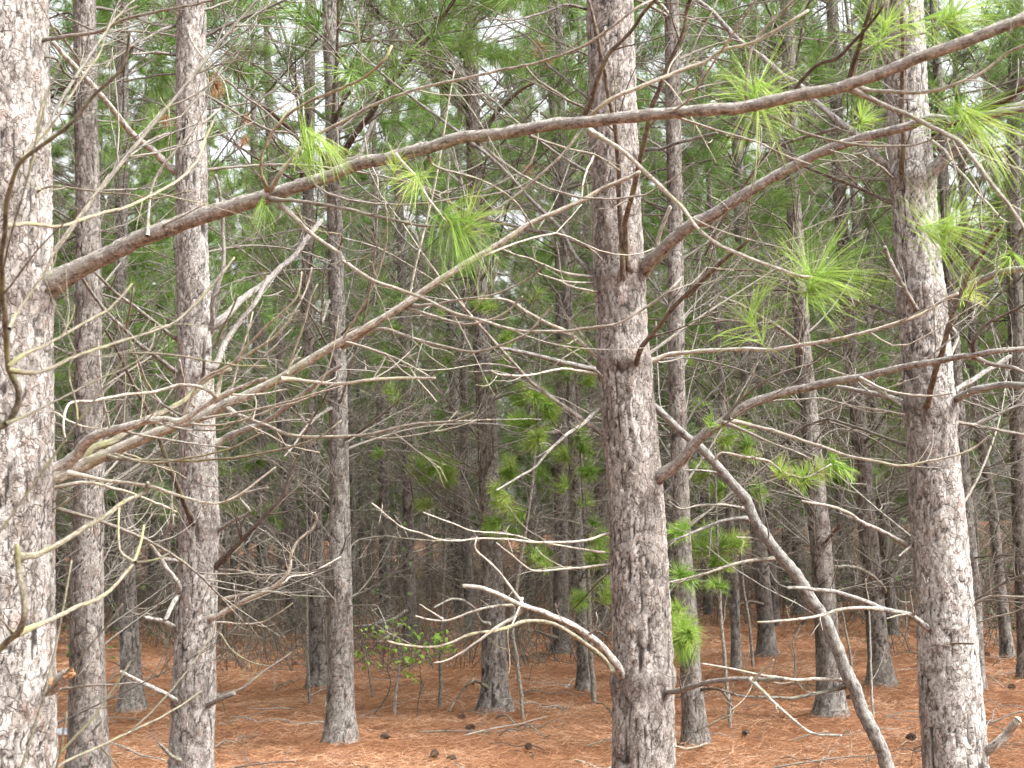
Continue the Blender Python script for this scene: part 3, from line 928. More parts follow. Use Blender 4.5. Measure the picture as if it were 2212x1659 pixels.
# ---------------------------------------------------------------- branches seen one by one
# owner; wood; distance at the root, at the tip; width at the root, at the tip; side twigs; points from root to tip
# (read in nine tiles of the photograph, "cr" = column, row; the places are worked out from the distances)
TR = """
L b 4.6 3.35 150 66 3 B1|01 250,240 420,130 620,30 00 900,1545 1200,1440 1500,1341 1800,1245 2100,1155 10 70,1080 280,1030 490,975 790,900 1090,855 1390,810 1630,786 1990,744 20 80,715 380,696 680,636 980,570 1080,540 1220,495 1430,420 1700,315 1940,225 2230,120
L p 4.6 4.3 92 28 5 B2|01 370,1430 500,1370 700,1280 830,1220 1000,1150 1200,1080 1300,1040 1480,950 1620,890 1830,790 1950,710 2100,620 2212,550 11 180,450 320,370 430,300 550,220 700,120 830,40 10 1120,1520 1230,1450 1400,1370 1560,1300 1700,1220 1940,1115
L b 4.6 4.25 96 24 3 B3|01 370,1370 480,1300 560,1200 650,1150 800,1110 950,1070 1080,1060 1180,1070 1300,990 1400,930 1520,870 1640,820 1730,800
L m 4.65 5.0 62 34 3 |01 440,1380 510,1330 600,1240 720,1200 850,1120 1000,1040 1100,990 1200,930 1270,860 1340,790 1500,730
L p 4.6 4.0 34 14 2 |00 235,265 430,240 650,200 800,130 1000,75 1300,25 1450,-20
L w 4.9 5.6 24 14 1 |00 330,160 420,260 500,370 530,470
L w 4.6 5.2 22 12 1 |00 340,370 450,500 520,500 620,470
L m 4.5 4.2 18 12 1 |00 340,1210 640,1245 850,1260 1010,1285 1240,1235
L p 4.6 4.3 24 12 1 |02 370,1160 450,1140 650,1120 890,1110
L p 4.6 4.4 20 10 1 |01 340,1010 430,1060 560,1110 680,1115
L p 4.6 4.5 20 10 1 |01 345,1640 430,1590 550,1510
L m 4.6 4.3 16 10 0 |01 340,1600 400,1560 490,1540
L p 4.6 5.0 26 14 2 |01 530,1465 700,1500 850,1540 1000,1600 1150,1659
S m 2.9 2.4 58 22 1 S1|01 -60,1150 0,1110 60,1060 110,960 120,870 90,800 60,730 50,600 40,450 20,250 10,100 0,0 00 30,1480 45,1300 90,1150 140,1040 300,920 480,780 620,620 780,470 830,350 850,200
S1 m 2.6 2.9 24 12 0 |00 140,1040 200,960 270,890 320,830 420,690 560,470 650,340 690,200 760,110 890,40
S1 m 2.7 3.6 28 18 1 |00 30,1465 200,1450 350,1470 450,1450 620,1390 800,1350 980,1270 1180,1150 1290,1020 1330,900 1380,790
S1 m 2.7 3.3 28 16 2 |01 60,740 170,760 300,740 500,650 700,580 850,530 1000,480 1130,430 1250,320 1350,210 1450,100 1520,10
S1 m 2.8 3.3 28 16 1 |01 60,720 150,640 300,580 450,490 600,400 700,350 800,250 860,180 840,330 820,470
S1 m 2.8 3.3 20 10 0 |01 30,1090 200,1020 400,920 560,840 680,780 740,760 860,700 980,590 1010,440
S1 m 2.7 2.9 22 14 0 |01 60,470 110,360 200,230 300,90 340,0 00 450,1500 530,1390 600,1280 650,1220 710,1130
S m 2.8 2.75 60 40 0 S2|02 -80,960 0,890 60,830 130,770 160,640 150,500 120,380 100,220
S2 m 2.8 3.2 42 26 0 |02 110,300 250,270 380,200 520,120 680,20 01 760,1620 870,1560 940,1520 960,1470
S2 m 2.8 3.3 36 18 0 |02 110,790 200,750 350,690 500,620 640,560 750,470 830,380 870,320 910,200 930,90
S2 m 3.1 3.3 20 12 0 |02 870,325 800,280 770,200 770,0 01 775,1620
S2 m 3.1 3.3 20 12 0 |02 875,330 1000,310 1110,260
S2 m 2.8 2.7 24 12 0 |02 80,780 40,740 0,690
4 g 7.9 7.2 54 34 1 |00 1115,1095 1000,990 850,860 720,700 640,600 500,450 340,270
4 w 7.9 7.4 26 16 2 |00 1130,165 1000,220 850,300 750,360 680,440
4 w 7.9 7.6 22 16 1 |00 1120,355 1000,340 860,350
4 w 7.9 7.5 22 14 1 |00 1120,860 980,910 840,1010
4 w 7.9 8.3 16 12 1 |00 1110,480 950,500 800,530
4 w 7.9 8.1 22 10 2 |00 1330,60 1450,20 1600,-20
4 p 7.9 7.2 16 10 1 |00 1210,130 1250,280 1340,400 1450,530 1490,680
4 w 7.9 7.3 26 14 3 |00 1340,390 1420,480 1560,600 1700,700 1800,800 1940,900
4 w 7.9 8.4 24 14 3 |00 1340,620 1500,710 1650,790 1760,850 1870,860 1980,940
4 g 7.9 7.6 40 24 1 |01 1370,480 1380,280 1440,100 1450,0 00 1445,1500 1440,1400 1420,1240 1400,1130
4 g 7.9 8.5 64 34 2 |01 1380,450 1450,400 1560,290 1700,190 1800,90 1900,10 00 2000,1540 2080,1430
4 b 7.9 8.2 52 30 2 |01 1390,710 1480,530 1560,420 1660,290 1740,130
4 g 7.9 7.2 50 30 3 |01 1420,1210 1500,1160 1640,1110 1750,1060 1850,980 1960,900 2080,800 2212,710
4 g 7.9 7.0 36 24 3 |01 1200,790 1100,720 1000,640 900,570 830,500 700,370 600,240 530,140
4 w 7.9 7.4 32 20 3 |01 1150,540 1080,490 950,390 850,310 750,240 610,100
4 d 7.8 7.0 46 18 3 |02 1250,70 1220,0 01 1160,1520 1100,1380 1050,1230 1010,1110 970,1020 880,870 830,760 760,610 680,480
4 p 7.8 7.2 26 14 1 |01 1200,1110 1150,1050 1060,970 980,860 890,680 850,560
4 p 7.7 7.4 20 12 1 |01 1285,1000 1240,960 1200,900 1185,800 1160,670
4 g 7.8 7.7 28 22 0 |01 1320,790 1325,660 1330,540
4 m 7.9 7.6 20 12 1 |01 1385,590 1430,500 1480,400 1510,330 1540,250
4 g 7.9 7.4 32 16 2 |02 1405,120 1500,60 1620,0 01 1550,1560 1650,1520 1735,1500
4 d 7.9 7.4 42 10 4 |02 1380,370 1480,270 1580,170 1660,90 1740,0 01 1830,1550 1880,1430 1930,1300 1960,1200 2010,1080 2090,950 2130,860
4 g 7.8 7.5 46 22 2 |02 1160,540 1155,470 1100,390 1040,300 960,200 850,90
4 g 7.7 7.5 30 22 1 |02 1030,290 1070,150 1130,20
4 g 7.8 7.6 44 30 0 |02 1165,520 1110,620 1070,700
4 g 7.8 7.5 40 30 0 |02 1135,745 1040,700 940,680
4 p 7.8 7.4 44 14 4 |02 1410,670 1500,620 1620,560 1750,500 1850,420 1880,350 1890,270 1940,180 2020,110 2050,50 2040,0
4 p 7.6 7.9 20 12 1 |02 1800,480 1880,420 2000,400 2100,350 2212,290
4 p 7.9 7.6 20 12 2 |02 1420,375 1600,390 1750,410 1880,400 2000,390 2140,350
4 p 7.9 7.7 14 8 1 |02 1420,715 1560,725 1700,710 1800,660 1900,590
4 m 7.9 7.5 16 8 1 |02 1410,780 1500,890 1620,970 1750,1000
4 g 7.8 7.6 38 30 0 |02 1350,1250 1430,1210 1520,1180
4 d 7.9 8.2 26 14 2 |02 1395,1200 1550,1150 1700,1040 1890,910
4 g 7.8 7.4 40 28 0 |02 1150,1230 1050,1170 900,1100 780,1035
4 w 7.8 7.7 34 24 2 |02 1190,1615 1100,1570 1040,1510
B1 m 4.25 3.7 26 20 2 |00 1730,1230 1720,1190 1690,1110 1700,1000 1740,920 1790,830 1900,720 2060,640 2212,570 10 150,500 270,400 330,300
B1 p 4.25 3.5 26 18 3 |00 1750,1240 1800,1150 1850,1080 1960,960 2080,860 2212,790 10 280,650 560,560 800,510 1000,460 1300,400 1560,300 1760,170 1900,60 2020,-10
B1 p 4.4 4.5 22 14 1 |00 955,1530 970,1330 990,1200 1040,1100 1100,1030 1200,910 1330,790 1430,700
B1 p 4.4 4.1 16 10 0 |00 1060,1460 1180,1400 1330,1320
B1 p 4.25 4.0 28 20 2 |00 1750,1290 2000,1310 2212,1345 10 250,1410 500,1460 690,1470
B1 p 3.95 3.9 24 16 2 |10 1600,760 1530,870 1430,1000 1300,1130 1130,1270 1000,1360 850,1430 690,1470
B1 p 3.95 3.6 32 22 3 |10 1600,780 1640,730 1750,650 1900,580 2100,500 2212,450 20 160,390 250,320 450,270 600,190 720,120 810,60
B1 p 4.3 3.9 30 16 4 |00 1820,1330 1900,1400 2000,1500 2212,1650 11 10,30 200,150 400,220 560,280 740,370 900,410 1050,460 1200,490 1400,490 1600,465 1780,440 1900,380 2050,280 2150,200 2212,130
B1 p 4.05 3.9 24 14 0 |10 350,1000 480,1150 560,1280 680,1440
B1 w 4.05 4.3 20 14 2 |10 560,1000 610,1080 800,1130 960,1190 1110,1290 1200,1400 1250,1480
B1 p 4.0 4.2 18 12 1 |10 1220,880 1450,960 1650,1005 1800,1100
B1 d 3.95 3.5 44 24 3 |10 1550,800 1580,740 1620,650 1680,470 1740,340 1880,200 1980,60 2040,-20
B1 p 3.95 3.5 34 22 2 |10 1610,850 1720,910 1850,1000 1960,1110 2100,1250 2212,1350 20 100,1480 250,1590 400,1659 21 600,70 760,130 840,135
B1 d 3.8 3.3 34 20 2 |20 560,680 680,620 750,540 830,450 900,400 1000,370 1080,290 1170,200 1280,70 1330,-10
B1 d 3.65 3.4 42 24 2 |20 1075,560 1110,400 1150,280 1200,100 1230,-10
B1 p 3.65 3.3 38 26 2 |20 1080,570 1200,630 1330,690 1450,740 1560,800 1700,870 1800,930 1900,1050 2000,1180 2100,1310 2180,1430 2240,1530
B1 p 3.65 3.3 30 20 2 |20 1120,560 1230,590 1380,600 1540,605 1700,570 1800,530 1900,490 2000,420 2100,340 2230,280
B1 p 3.8 3.6 24 18 1 |20 470,720 620,770 740,840 900,890 1060,925 1200,940 1400,945 1540,930 1640,890 1700,830 1790,780
B1 p 3.8 3.6 30 18 1 |20 430,700 410,620 425,400 460,280 540,180 640,90 740,-10
B1 p 3.7 3.5 22 16 0 |20 1100,540 1150,340 1200,310 1290,260 1400,235 1600,210 1720,150 1800,90
B1 w 3.75 3.6 14 10 1 |20 1240,500 1330,560 1420,640 1500,640
B2 p 4.45 4.0 28 14 2 |01 2212,590 11 230,470 400,510 560,560 720,600 880,615 1000,590 1100,550 1200,500 1290,410 1340,360 1370,325
B2 p 4.4 4.1 22 14 1 |11 420,330 600,390 790,440 900,430 1000,400 1080,360 1130,310 1170,265
B2 p 4.4 4.0 22 12 2 |11 440,320 600,320 700,295 900,265 1030,235 1200,150 1320,50
B2 p 4.5 4.1 28 14 3 |01 1480,990 1560,1040 1700,1090 1760,1110 1850,1150 2000,1170 2212,1170 11 200,1150 400,1100 600,1080 720,1070 855,1015
B2 m 4.55 4.2 22 12 2 |01 750,1290 830,1310 1000,1340 1200,1310 1400,1270 1550,1220 1700,1145
B2 m 4.55 4.1 24 12 2 |01 700,1300 820,1320 1000,1325 1300,1325 1500,1310 1700,1280 1900,1230 2050,1180 2150,1120 2212,1070
B2 p 4.5 4.4 28 14 3 |01 440,1410 530,1420 700,1450 900,1480 1000,1500 1200,1570 1350,1600 1450,1590 1560,1540 1680,1450 1790,1370
B2 p 4.4 4.2 26 20 1 |01 1820,800 1900,800 2050,820 2212,830 11 200,800 400,795 610,790
B2 p 4.55 4.3 20 12 1 |01 1150,1110 1220,1125 1350,1130 1460,1120 1560,1050
B2 p 4.4 4.4 16 8 1 |01 1860,760 1900,680 1950,590
B2 p 4.5 4.3 18 10 2 |01 1640,880 1660,960 1640,1060
B3 p 4.35 4.1 26 16 1 |01 1410,920 1350,870 1280,840 1160,835 1000,885 800,900 600,940 480,945 430,980 410,1100 430,1200
B3 p 4.4 4.0 24 12 2 |01 1180,1060 1300,810 1500,700 1580,610 1700,480 1850,350 1930,250 1960,100
B3 p 4.3 4.1 24 12 2 |01 1410,900 1450,720 1560,670 1700,580 1830,470 1930,330 1990,200 2020,80
B3 w 4.4 4.3 20 10 1 |01 1200,1050 1050,960 960,880 900,800
5 d 10.7 10.2 50 26 4 |10 60,920 140,800 220,700 290,560 380,470 450,380 540,270 650,120 740,-10
5 g 10.7 11.2 40 26 2 |10 10,1050 120,1000 200,800 330,620 430,480 560,290
5 d 10.6 10.0 44 22 3 |00 2060,960 1960,920 1850,810 1750,720 1590,620
5 w 10.7 10.2 26 12 2 |01 2130,300 2080,440 2090,320 2100,120 2140,20
5 w 10.6 10.0 30 14 4 |01 2140,990 2000,1090 1900,1230 1840,1300
6 m 14.5 13.8 30 16 3 |00 1960,1150 1950,1000 1960,900 1940,600 1870,430 1800,320 1740,200 1660,60
6 m 14.5 14.9 28 18 2 |00 1955,800 1950,640 1930,560 1890,400 1850,250 1800,100 1770,-10
6 d 14.5 13.9 26 14 3 |00 1960,1200 1760,1080 1640,1010 1500,920 1400,850
13 d 12.5 12.0 40 22 3 |10 790,560 740,500 650,420 560,320 450,220 380,170 250,90 150,-10
13 d 12.5 12.1 38 24 1 |10 900,840 940,830 980,770 1080,660 1170,580 1260,530
13 w 12.5 11.8 30 16 3 |10 800,420 860,180 960,90 1070,-10
13 g 12.5 12.0 24 14 2 |12 900,700 860,620 740,560 600,620
13 d 12.4 12.2 30 16 2 |12 950,1140 860,1090 800,1140 740,1220 700,1290
C g 6.1 6.3 36 16 4 |11 1690,150 1600,80 1520,0 10 1420,1490 1340,1400 1220,1290 1130,1180 1000,1050 860,940 780,870 690,800 560,710 420,610 260,480 70,300
C w 6.1 5.8 24 12 2 |10 1590,60 1550,50 1450,35 1300,85 1100,125 960,120
C w 6.1 6.4 26 14 3 |10 1610,640 1590,630 1450,510 1330,410 1290,330 1220,250 1150,200
C d 5.95 5.4 46 24 2 |11 1830,160 1820,0 10 1810,1450 1800,1200 1790,950 1760,750 1720,560 1690,380 1640,120 1590,-20
C d 5.95 5.1 46 30 2 |11 1870,100 1840,0 10 1840,1450 1890,1250 1930,1050 1970,900 2010,700 2050,600 2120,420 2212,200 20 20,60 50,-20
C g 6.1 5.6 32 22 1 |10 1920,990 1940,980 2080,960 2212,920 20 100,890 220,868
C g 6.1 5.9 40 28 0 |11 2010,30 2040,0 10 2060,1530 2130,1340
C b 6.1 4.9 105 54 3 |11 1930,110 2000,40 20 0,1500 140,1420 330,1300 500,1200 700,1090 870,1000 1060,930 1250,870 1480,810 1600,770 1750,770 2000,740 2230,705
C w 6.1 5.8 22 14 1 |10 1600,690 1500,670 1400,600 1270,510 1200,430
C p 6.1 5.7 20 14 1 |10 1690,930 1620,1040 1570,1180 1560,1280
C p 6.1 6.0 30 18 2 |11 1750,700 1650,640 1550,560 1460,490 1350,440 1200,360 1100,300 1000,275
C p 6.1 5.7 22 12 2 |11 1670,770 1580,750 1470,735 1350,745 1200,775 1050,770 980,750
C p 6.1 6.0 26 12 2 |11 1660,135 1620,130 1450,110 1340,70 1230,20 1150,0 10 1050,1620
C p 6.1 5.8 20 10 1 |11 1710,240 1600,220 1500,200 1400,155 1270,110
C p 6.1 5.9 20 10 1 |11 1680,172 1500,170 1380,150
C d 5.95 5.2 42 24 3 |11 1910,700 1940,600 2000,520 2100,400 2212,270 21 100,190 200,90 300,0 20 390,1590 480,1500
C p 6.1 5.4 32 24 3 |11 2030,675 2120,640 2212,625 21 200,610 400,605 560,610 750,575 900,550 1030,530 1200,490 1400,430 1560,370 1680,290 1780,240
C w 6.1 6.4 18 10 1 |11 2030,680 2080,690 2212,660
C g 6.1 5.8 32 12 2 |11 1690,990 1560,1090 1440,1180 1340,1270 1250,1370 1150,1430 1000,1520
C p 6.1 5.5 20 10 2 |12 1740,140 1600,180 1480,195 1300,200 1100,175 900,170 760,185 640,180 520,140 390,100 270,0 11 200,1600
C p 6.0 5.6 15 9 2 |12 1300,200 1150,160 1000,135 850,120 700,65 530,0
C p 6.1 5.7 22 10 2 |12 1750,340 1550,360 1400,375 1270,385 1200,360 1100,280 1000,200
C g 5.95 5.3 66 30 1 A|12 1820,1050 1790,1000 1730,930 1650,840 1560,770 1450,710 1330,660 1210,620 1130,590 1000,530 900,495 790,485
C m 6.0 5.4 40 16 1 |12 1770,1040 1740,1000 1680,930 1580,850 1480,780 1350,720 1200,710 1100,740 1000,770 850,790 700,850 560,870 400,855 300,840
A p 5.5 5.3 34 10 0 |12 1180,610 1150,650 1100,690 1000,750 900,830 800,900 700,950 600,970
A p 5.5 5.2 22 12 1 |12 1150,600 950,620 850,645 660,700 480,675
A p 5.3 5.2 14 10 0 |12 655,695 580,645 510,600
A p 5.5 5.4 22 12 0 |12 1165,590 1150,560 1090,480 1030,400 950,320 870,240 880,160
A p 5.5 5.3 18 10 0 |12 1170,560 1140,650 1100,740
A p 5.8 5.7 16 8 0 |12 1610,800 1660,710 1650,650
C w 6.1 5.4 44 30 1 H|12 2000,1190 2100,1170 2212,1155 22 150,1110 300,1090 450,1090 660,1085
H p 5.55 5.3 26 14 2 |22 440,1085 520,1160 600,1240 700,1330 800,1410 880,1440 1030,1450
H p 5.5 5.4 22 12 0 |22 460,1090 520,1030 590,960
C b 6.1 5.2 88 36 2 B5|11 2030,1450 2060,1430 2150,1360 2212,1310 21 80,1210 180,1130 270,1070 380,990 550,920 750,860 950,820 1180,780 1400,730 1600,690 1800,655 1900,640 2050,610 2230,595
B5 p 5.8 5.5 24 14 1 |21 260,1075 400,1130 550,1200 700,1260 830,1320
B5 p 5.8 5.3 28 14 1 |21 290,1060 320,1070 500,1110 700,1170 900,1240 1100,1300 1300,1340 1430,1355 1600,1330 1800,1280 1900,1240 2000,1160
B5 p 5.8 5.5 22 12 2 |21 270,1060 370,940 500,830 700,740 860,690 950,620
B5 p 5.5 5.3 20 12 1 |21 1150,790 1300,860 1450,900 1620,910 1750,890
B5 d 5.3 5.1 30 18 2 |21 1890,650 1880,580 1900,520 1960,450 2100,380 2230,310
B5 b 5.3 5.2 36 26 1 |21 1880,650 2000,700 2130,720 2230,760
P g 7.4 7.2 30 16 2 |22 430,50 390,40 280,50 150,100 0,160 12 2120,200
P p 7.4 7.1 26 12 1 |22 1100,1130 1030,1090 900,1080 700,1080 480,1050 300,1010 120,980
P w 7.4 7.2 28 14 2 |22 1050,1130 900,1170 700,1200 430,1195 250,1150
P p 7.4 7.0 28 14 3 |22 620,300 500,310 330,340 150,400 0,440 12 2050,470
P p 7.4 7.2 18 10 1 |22 650,270 560,210 460,170 350,160
P w 7.4 7.3 14 8 1 |22 650,280 740,260 770,225
P g 7.4 7.3 20 10 1 |21 270,1420 150,1390 0,1390
P w 7.4 7.2 22 12 1 |21 400,1640 300,1620 150,1610 0,1640 11 2120,1590
17 d 10.0 9.6 22 12 3 |22 130,1150 250,1160 330,1290 250,1340 100,1410
17 p 10.0 9.4 18 10 2 |22 150,1500 80,1520 0,1530 12 2100,1490
R g 6.3 6.8 54 34 3 |20 1420,1170 1400,1150 1340,1080 1250,1000 1180,920 1070,830 950,740 840,640 740,540 640,480 500,360 400,290 330,230 200,90 100,10
R d 6.15 5.7 46 26 2 |20 1430,1110 1420,1090 1430,900 1420,600 1420,240 1420,80
R g 6.3 5.9 120 56 2 |20 1500,1250 1530,1230 1620,1110 1700,1020 1770,940 1850,870 1950,790 2080,720 2230,670
R b 6.3 6.0 22 14 1 |20 1430,1195 1340,1130 1250,1060 1160,1000
R d 6.3 6.8 32 18 3 |20 1360,1315 1240,1270 1100,1200 950,1140 800,1080 600,980
R p 6.3 5.5 26 14 2 |20 1540,860 1700,980 1760,1060 1850,1170 1950,1290 2050,1400 2100,1440
R w 6.3 5.9 20 12 1 |20 1580,690 1750,620 2000,570 2212,510
R w 6.3 5.8 24 14 1 |20 1580,760 1950,770 2100,830 2230,885
R p 6.3 5.8 28 18 1 |20 1640,890 1820,940 1950,1010 2230,1120
R d 6.3 5.7 88 80 0 |20 1600,850 1850,750 2060,650 2150,590 2230,530
R w 6.3 6.6 30 16 3 |21 1420,395 1400,390 1250,330 1100,290 900,250 570,220
R g 6.2 6.0 38 30 1 |21 1510,340 1500,330 1430,200 1370,80 1330,0 20 1310,1600
R d 6.15 5.5 48 30 3 |21 1580,970 1590,950 1630,780 1680,620 1730,430 1800,240 1870,80 1930,0 20 1990,1560 2060,1460
R g 6.3 5.8 60 46 2 |21 1760,940 1780,930 1900,870 2050,840 2230,838
R g 6.3 6.6 44 34 1 |21 1760,880 1770,870 1900,790 2000,730 2120,650
R b 6.3 5.9 62 48 2 |21 1720,280 1780,240 1900,170 2050,110 2230,75
R w 6.3 6.5 28 18 2 |21 1780,1080 1950,1110 2100,1140 2230,1162
R g 6.3 6.9 46 26 2 |21 1490,1005 1480,1000 1430,960 1300,900 1150,870 1000,845
R p 6.3 6.7 30 16 2 |21 1480,995 1350,920 1200,830 1050,770 940,730
R p 6.3 6.6 20 10 2 |21 1425,1022 1250,990 1080,970 900,920
R g 6.25 5.8 46 24 2 D|22 1590,745 1575,740 1450,660 1280,620 1130,560 1000,520 850,500 680,495
D p 6.0 5.7 28 16 1 |22 1290,630 1150,620 1000,640 850,680 650,710 480,715
D p 6.1 6.0 18 10 0 |22 1460,660 1400,670 1320,690
R g 6.3 6.0 34 20 2 |22 1500,230 1480,220 1350,160 1200,80 1050,0 21 950,1620 780,1590
R w 6.3 6.1 28 12 0 |22 1490,215 1470,230 1400,290
R g 6.3 6.1 72 60 0 |22 1930,1590 1960,1570 2030,1500 2100,1430 2165,1355
R d 6.15 6.05 18 12 0 |22 1720,855 1800,850 1890,850
R w 6.3 6.1 30 16 3 |22 1850,600 1960,540 2050,480 2212,400
R p 6.3 6.0 22 12 1 |22 1860,600 1990,550 2100,550 2230,555
R p 6.3 6.0 18 10 1 |22 1870,610 1960,570 2100,580 2230,585
R p 6.3 6.1 16 10 1 |22 1890,720 2000,690 2150,650 2230,600
19 w 11.4 10.8 34 22 3 |21 740,560 620,460 480,380 360,310 230,260
19 d 11.4 11.0 28 16 2 |22 930,190 980,130 1020,80
20 w 13.6 13.0 30 18 4 |22 1310,510 1250,430 1130,360 980,350
20 w 13.6 13.2 20 12 3 |22 1200,400 1100,330 960,310 800,260
20 d 13.6 14.2 26 14 3 |22 1290,430 1380,370 1450,240 1480,160
18 d 17.0 16.4 26 14 3 |22 520,600 440,580 360,600
5 m 10.6 10.2 20 12 0 |00 2212,1530 2080,1500 1980,1450 1900,1320
10 w 20.6 20 26 14 3 |12 420,640 340,690 200,730 80,740
14 d 18.0 17.6 34 16 3 |12 1400,820 1340,800 1270,770 1220,780
"""


def parse(s):
    c = r = 0
    out = []
    for tok in s.split():
        if ',' in tok:
            x, y = map(float, tok.split(','))
            out.append((c * 737.33 + x / 3, r * 553.0 + y / 3))
        else:
            c, r = int(tok[0]), int(tok[1])
    return np.array(out)


r_b = np.random.RandomState(15)
BR = {}


def side_twigs(lines, main, R, n, r, Ltot):
    Tm = norm(np.gradient(main, axis=0))
    m = len(main)
    for _ in range(n):
        i = int(r.uniform(0.22, 0.97) * (m - 1))
        d = side_dir(Tm[i], r, r.uniform(0.45, 1.05))
        l = min(Ltot * r.uniform(0.12, 0.4), 0.75)
        tw = bend_line(main[i], d, l, 9, r.uniform(-0.5, 1.3), 1.4, r)
        rt = max(min(R[i] * 0.45, 0.0042), 0.0016)
        lines.append((tw, np.linspace(rt, rt * 0.5, 9)))
        Tt = norm(np.gradient(tw, axis=0))
        for s in range(r.randint(0, 3)):
            j = r.randint(2, 8)
            t2 = bend_line(tw[j], side_dir(Tt[j], r, r.uniform(0.5, 1.1)), l * r.uniform(0.2, 0.5), 6, r.uniform(-0.3, 1.4), 1.3, r)
            lines.append((t2, np.linspace(rt * 0.6, rt * 0.4, 6)))


def branch_mesh(name, pts, R, m, twigs, seed, stiff=1.0):
    L = float(np.linalg.norm(np.diff(pts, axis=0), axis=1).sum())
    thick = R[0] > 0.008
    n = int(np.clip(L / (0.013 if thick else 0.025), 12, 220))
    main = catmull(pts, n)
    t = np.linspace(0, 1, n)
    Rr = np.interp(t, np.linspace(0, 1, len(R)), R)
    s = np.cumsum(np.r_[0, np.linalg.norm(np.diff(main, axis=0), axis=1)])
    for ax in range(3):
        main[:, ax] += (vnoise(s / 0.11, s * 0 + ax + 0.5, seed + ax) - 0.5) * min(0.010, Rr[0] * 0.7) * np.minimum(1, s / 0.1)
        main[:, ax] += (vnoise(s / 0.03, s * 0 + ax + 0.5, seed + 5 + ax) - 0.5) * 0.0022
    k = 12 if thick else 6
    a = np.arange(k)
    S, A = np.meshgrid(s, a, indexing='ij')
    lump = vnoise(A * 5.0 / k, S / 0.028, seed + 11, 5) * 0.6 + vnoise(A * 7.0 / k, S / 0.012, seed + 12, 7) * 0.4 - 0.5
    Rk = Rr[:, None] * (1 + lump * (0.34 if thick else 0.4))
    b = Buf()
    tubes(b, main[None], Rk[None], k)
    lines = []
    side_twigs(lines, main, Rr, int(twigs * 1.5 + 0.5), np.random.RandomState(seed), L)
    tube_all(b, lines, 5, 4)
    return b.mesh(name, m)


# leaning pole: a bent stem that passes behind the central pine
PP = parse('22 1500,2010 1420,1830 1330,1659 1290,1540 1240,1430 1170,1300 1120,1150 1060,1040 1010,900 950,770 880,640 800,520 720,390 640,290 560,190 470,60 21 425,1600 400,1560 300,1450 200,1330 100,1230 0,1150 11 2120,1060 2045,985 1940,900 1800,820 1660,745 1560,720 1450,690 1330,660 1200,630 1100,610 1020,600')
PW = np.interp(np.linspace(0, 1, 40), [0, 0.3, 0.5, 0.72, 0.86, 1], [92, 84, 70, 45, 33, 20]) / 3
Pp = np.array([at(x, y, Y) for (x, y), Y in zip(PP, np.interp(np.arange(len(PP)), [0, 24, len(PP) - 1], [7.4, 7.2, 6.9]))])
Pp[0] = Pp[1] + (Pp[1] - Pp[2]) * ((Pp[1, 2] + 0.1) / max(Pp[2, 2] - Pp[1, 2], 0.01))
pole = thing('leaning_pine', 'thin grey leaning dead pine slanting up behind the big central pine', 'dead tree', (Pp[0, 0], Pp[0, 1], 0))
part('trunk', branch_mesh('trunk', Pp, np.array([size(w, 7.3) / 2 for w in PW]), W_POLE, 2, 71), pole)
TREE['P'] = dict(root=pole, Y=7.4, base=np.array([Pp[0, 0], Pp[0, 1], 0]))
# bare sapling just outside the left edge; its twigs reach into the picture
sp = at(-90, 1200, 2.85)
sap = thing('bare_sapling', 'mossy bare sapling whose curving twigs cross in front of the thickest pine', 'sapling', (sp[0], sp[1], 0))
SP = np.array([[sp[0] - 0.03, sp[1] + 0.05, -0.05], [sp[0] - 0.01, sp[1], 0.6], [sp[0], sp[1], 1.3], [sp[0] - 0.02, sp[1], 2.2], [sp[0] + 0.03, sp[1] - 0.05, 2.9]])
part('stem', branch_mesh('stem', SP, np.array([0.02, 0.018, 0.014, 0.006]), W_MOSS, 5, 72), sap)
TREE['S'] = dict(root=sap, Y=2.85, base=np.array([sp[0], sp[1], 0]))
SAPX = sp

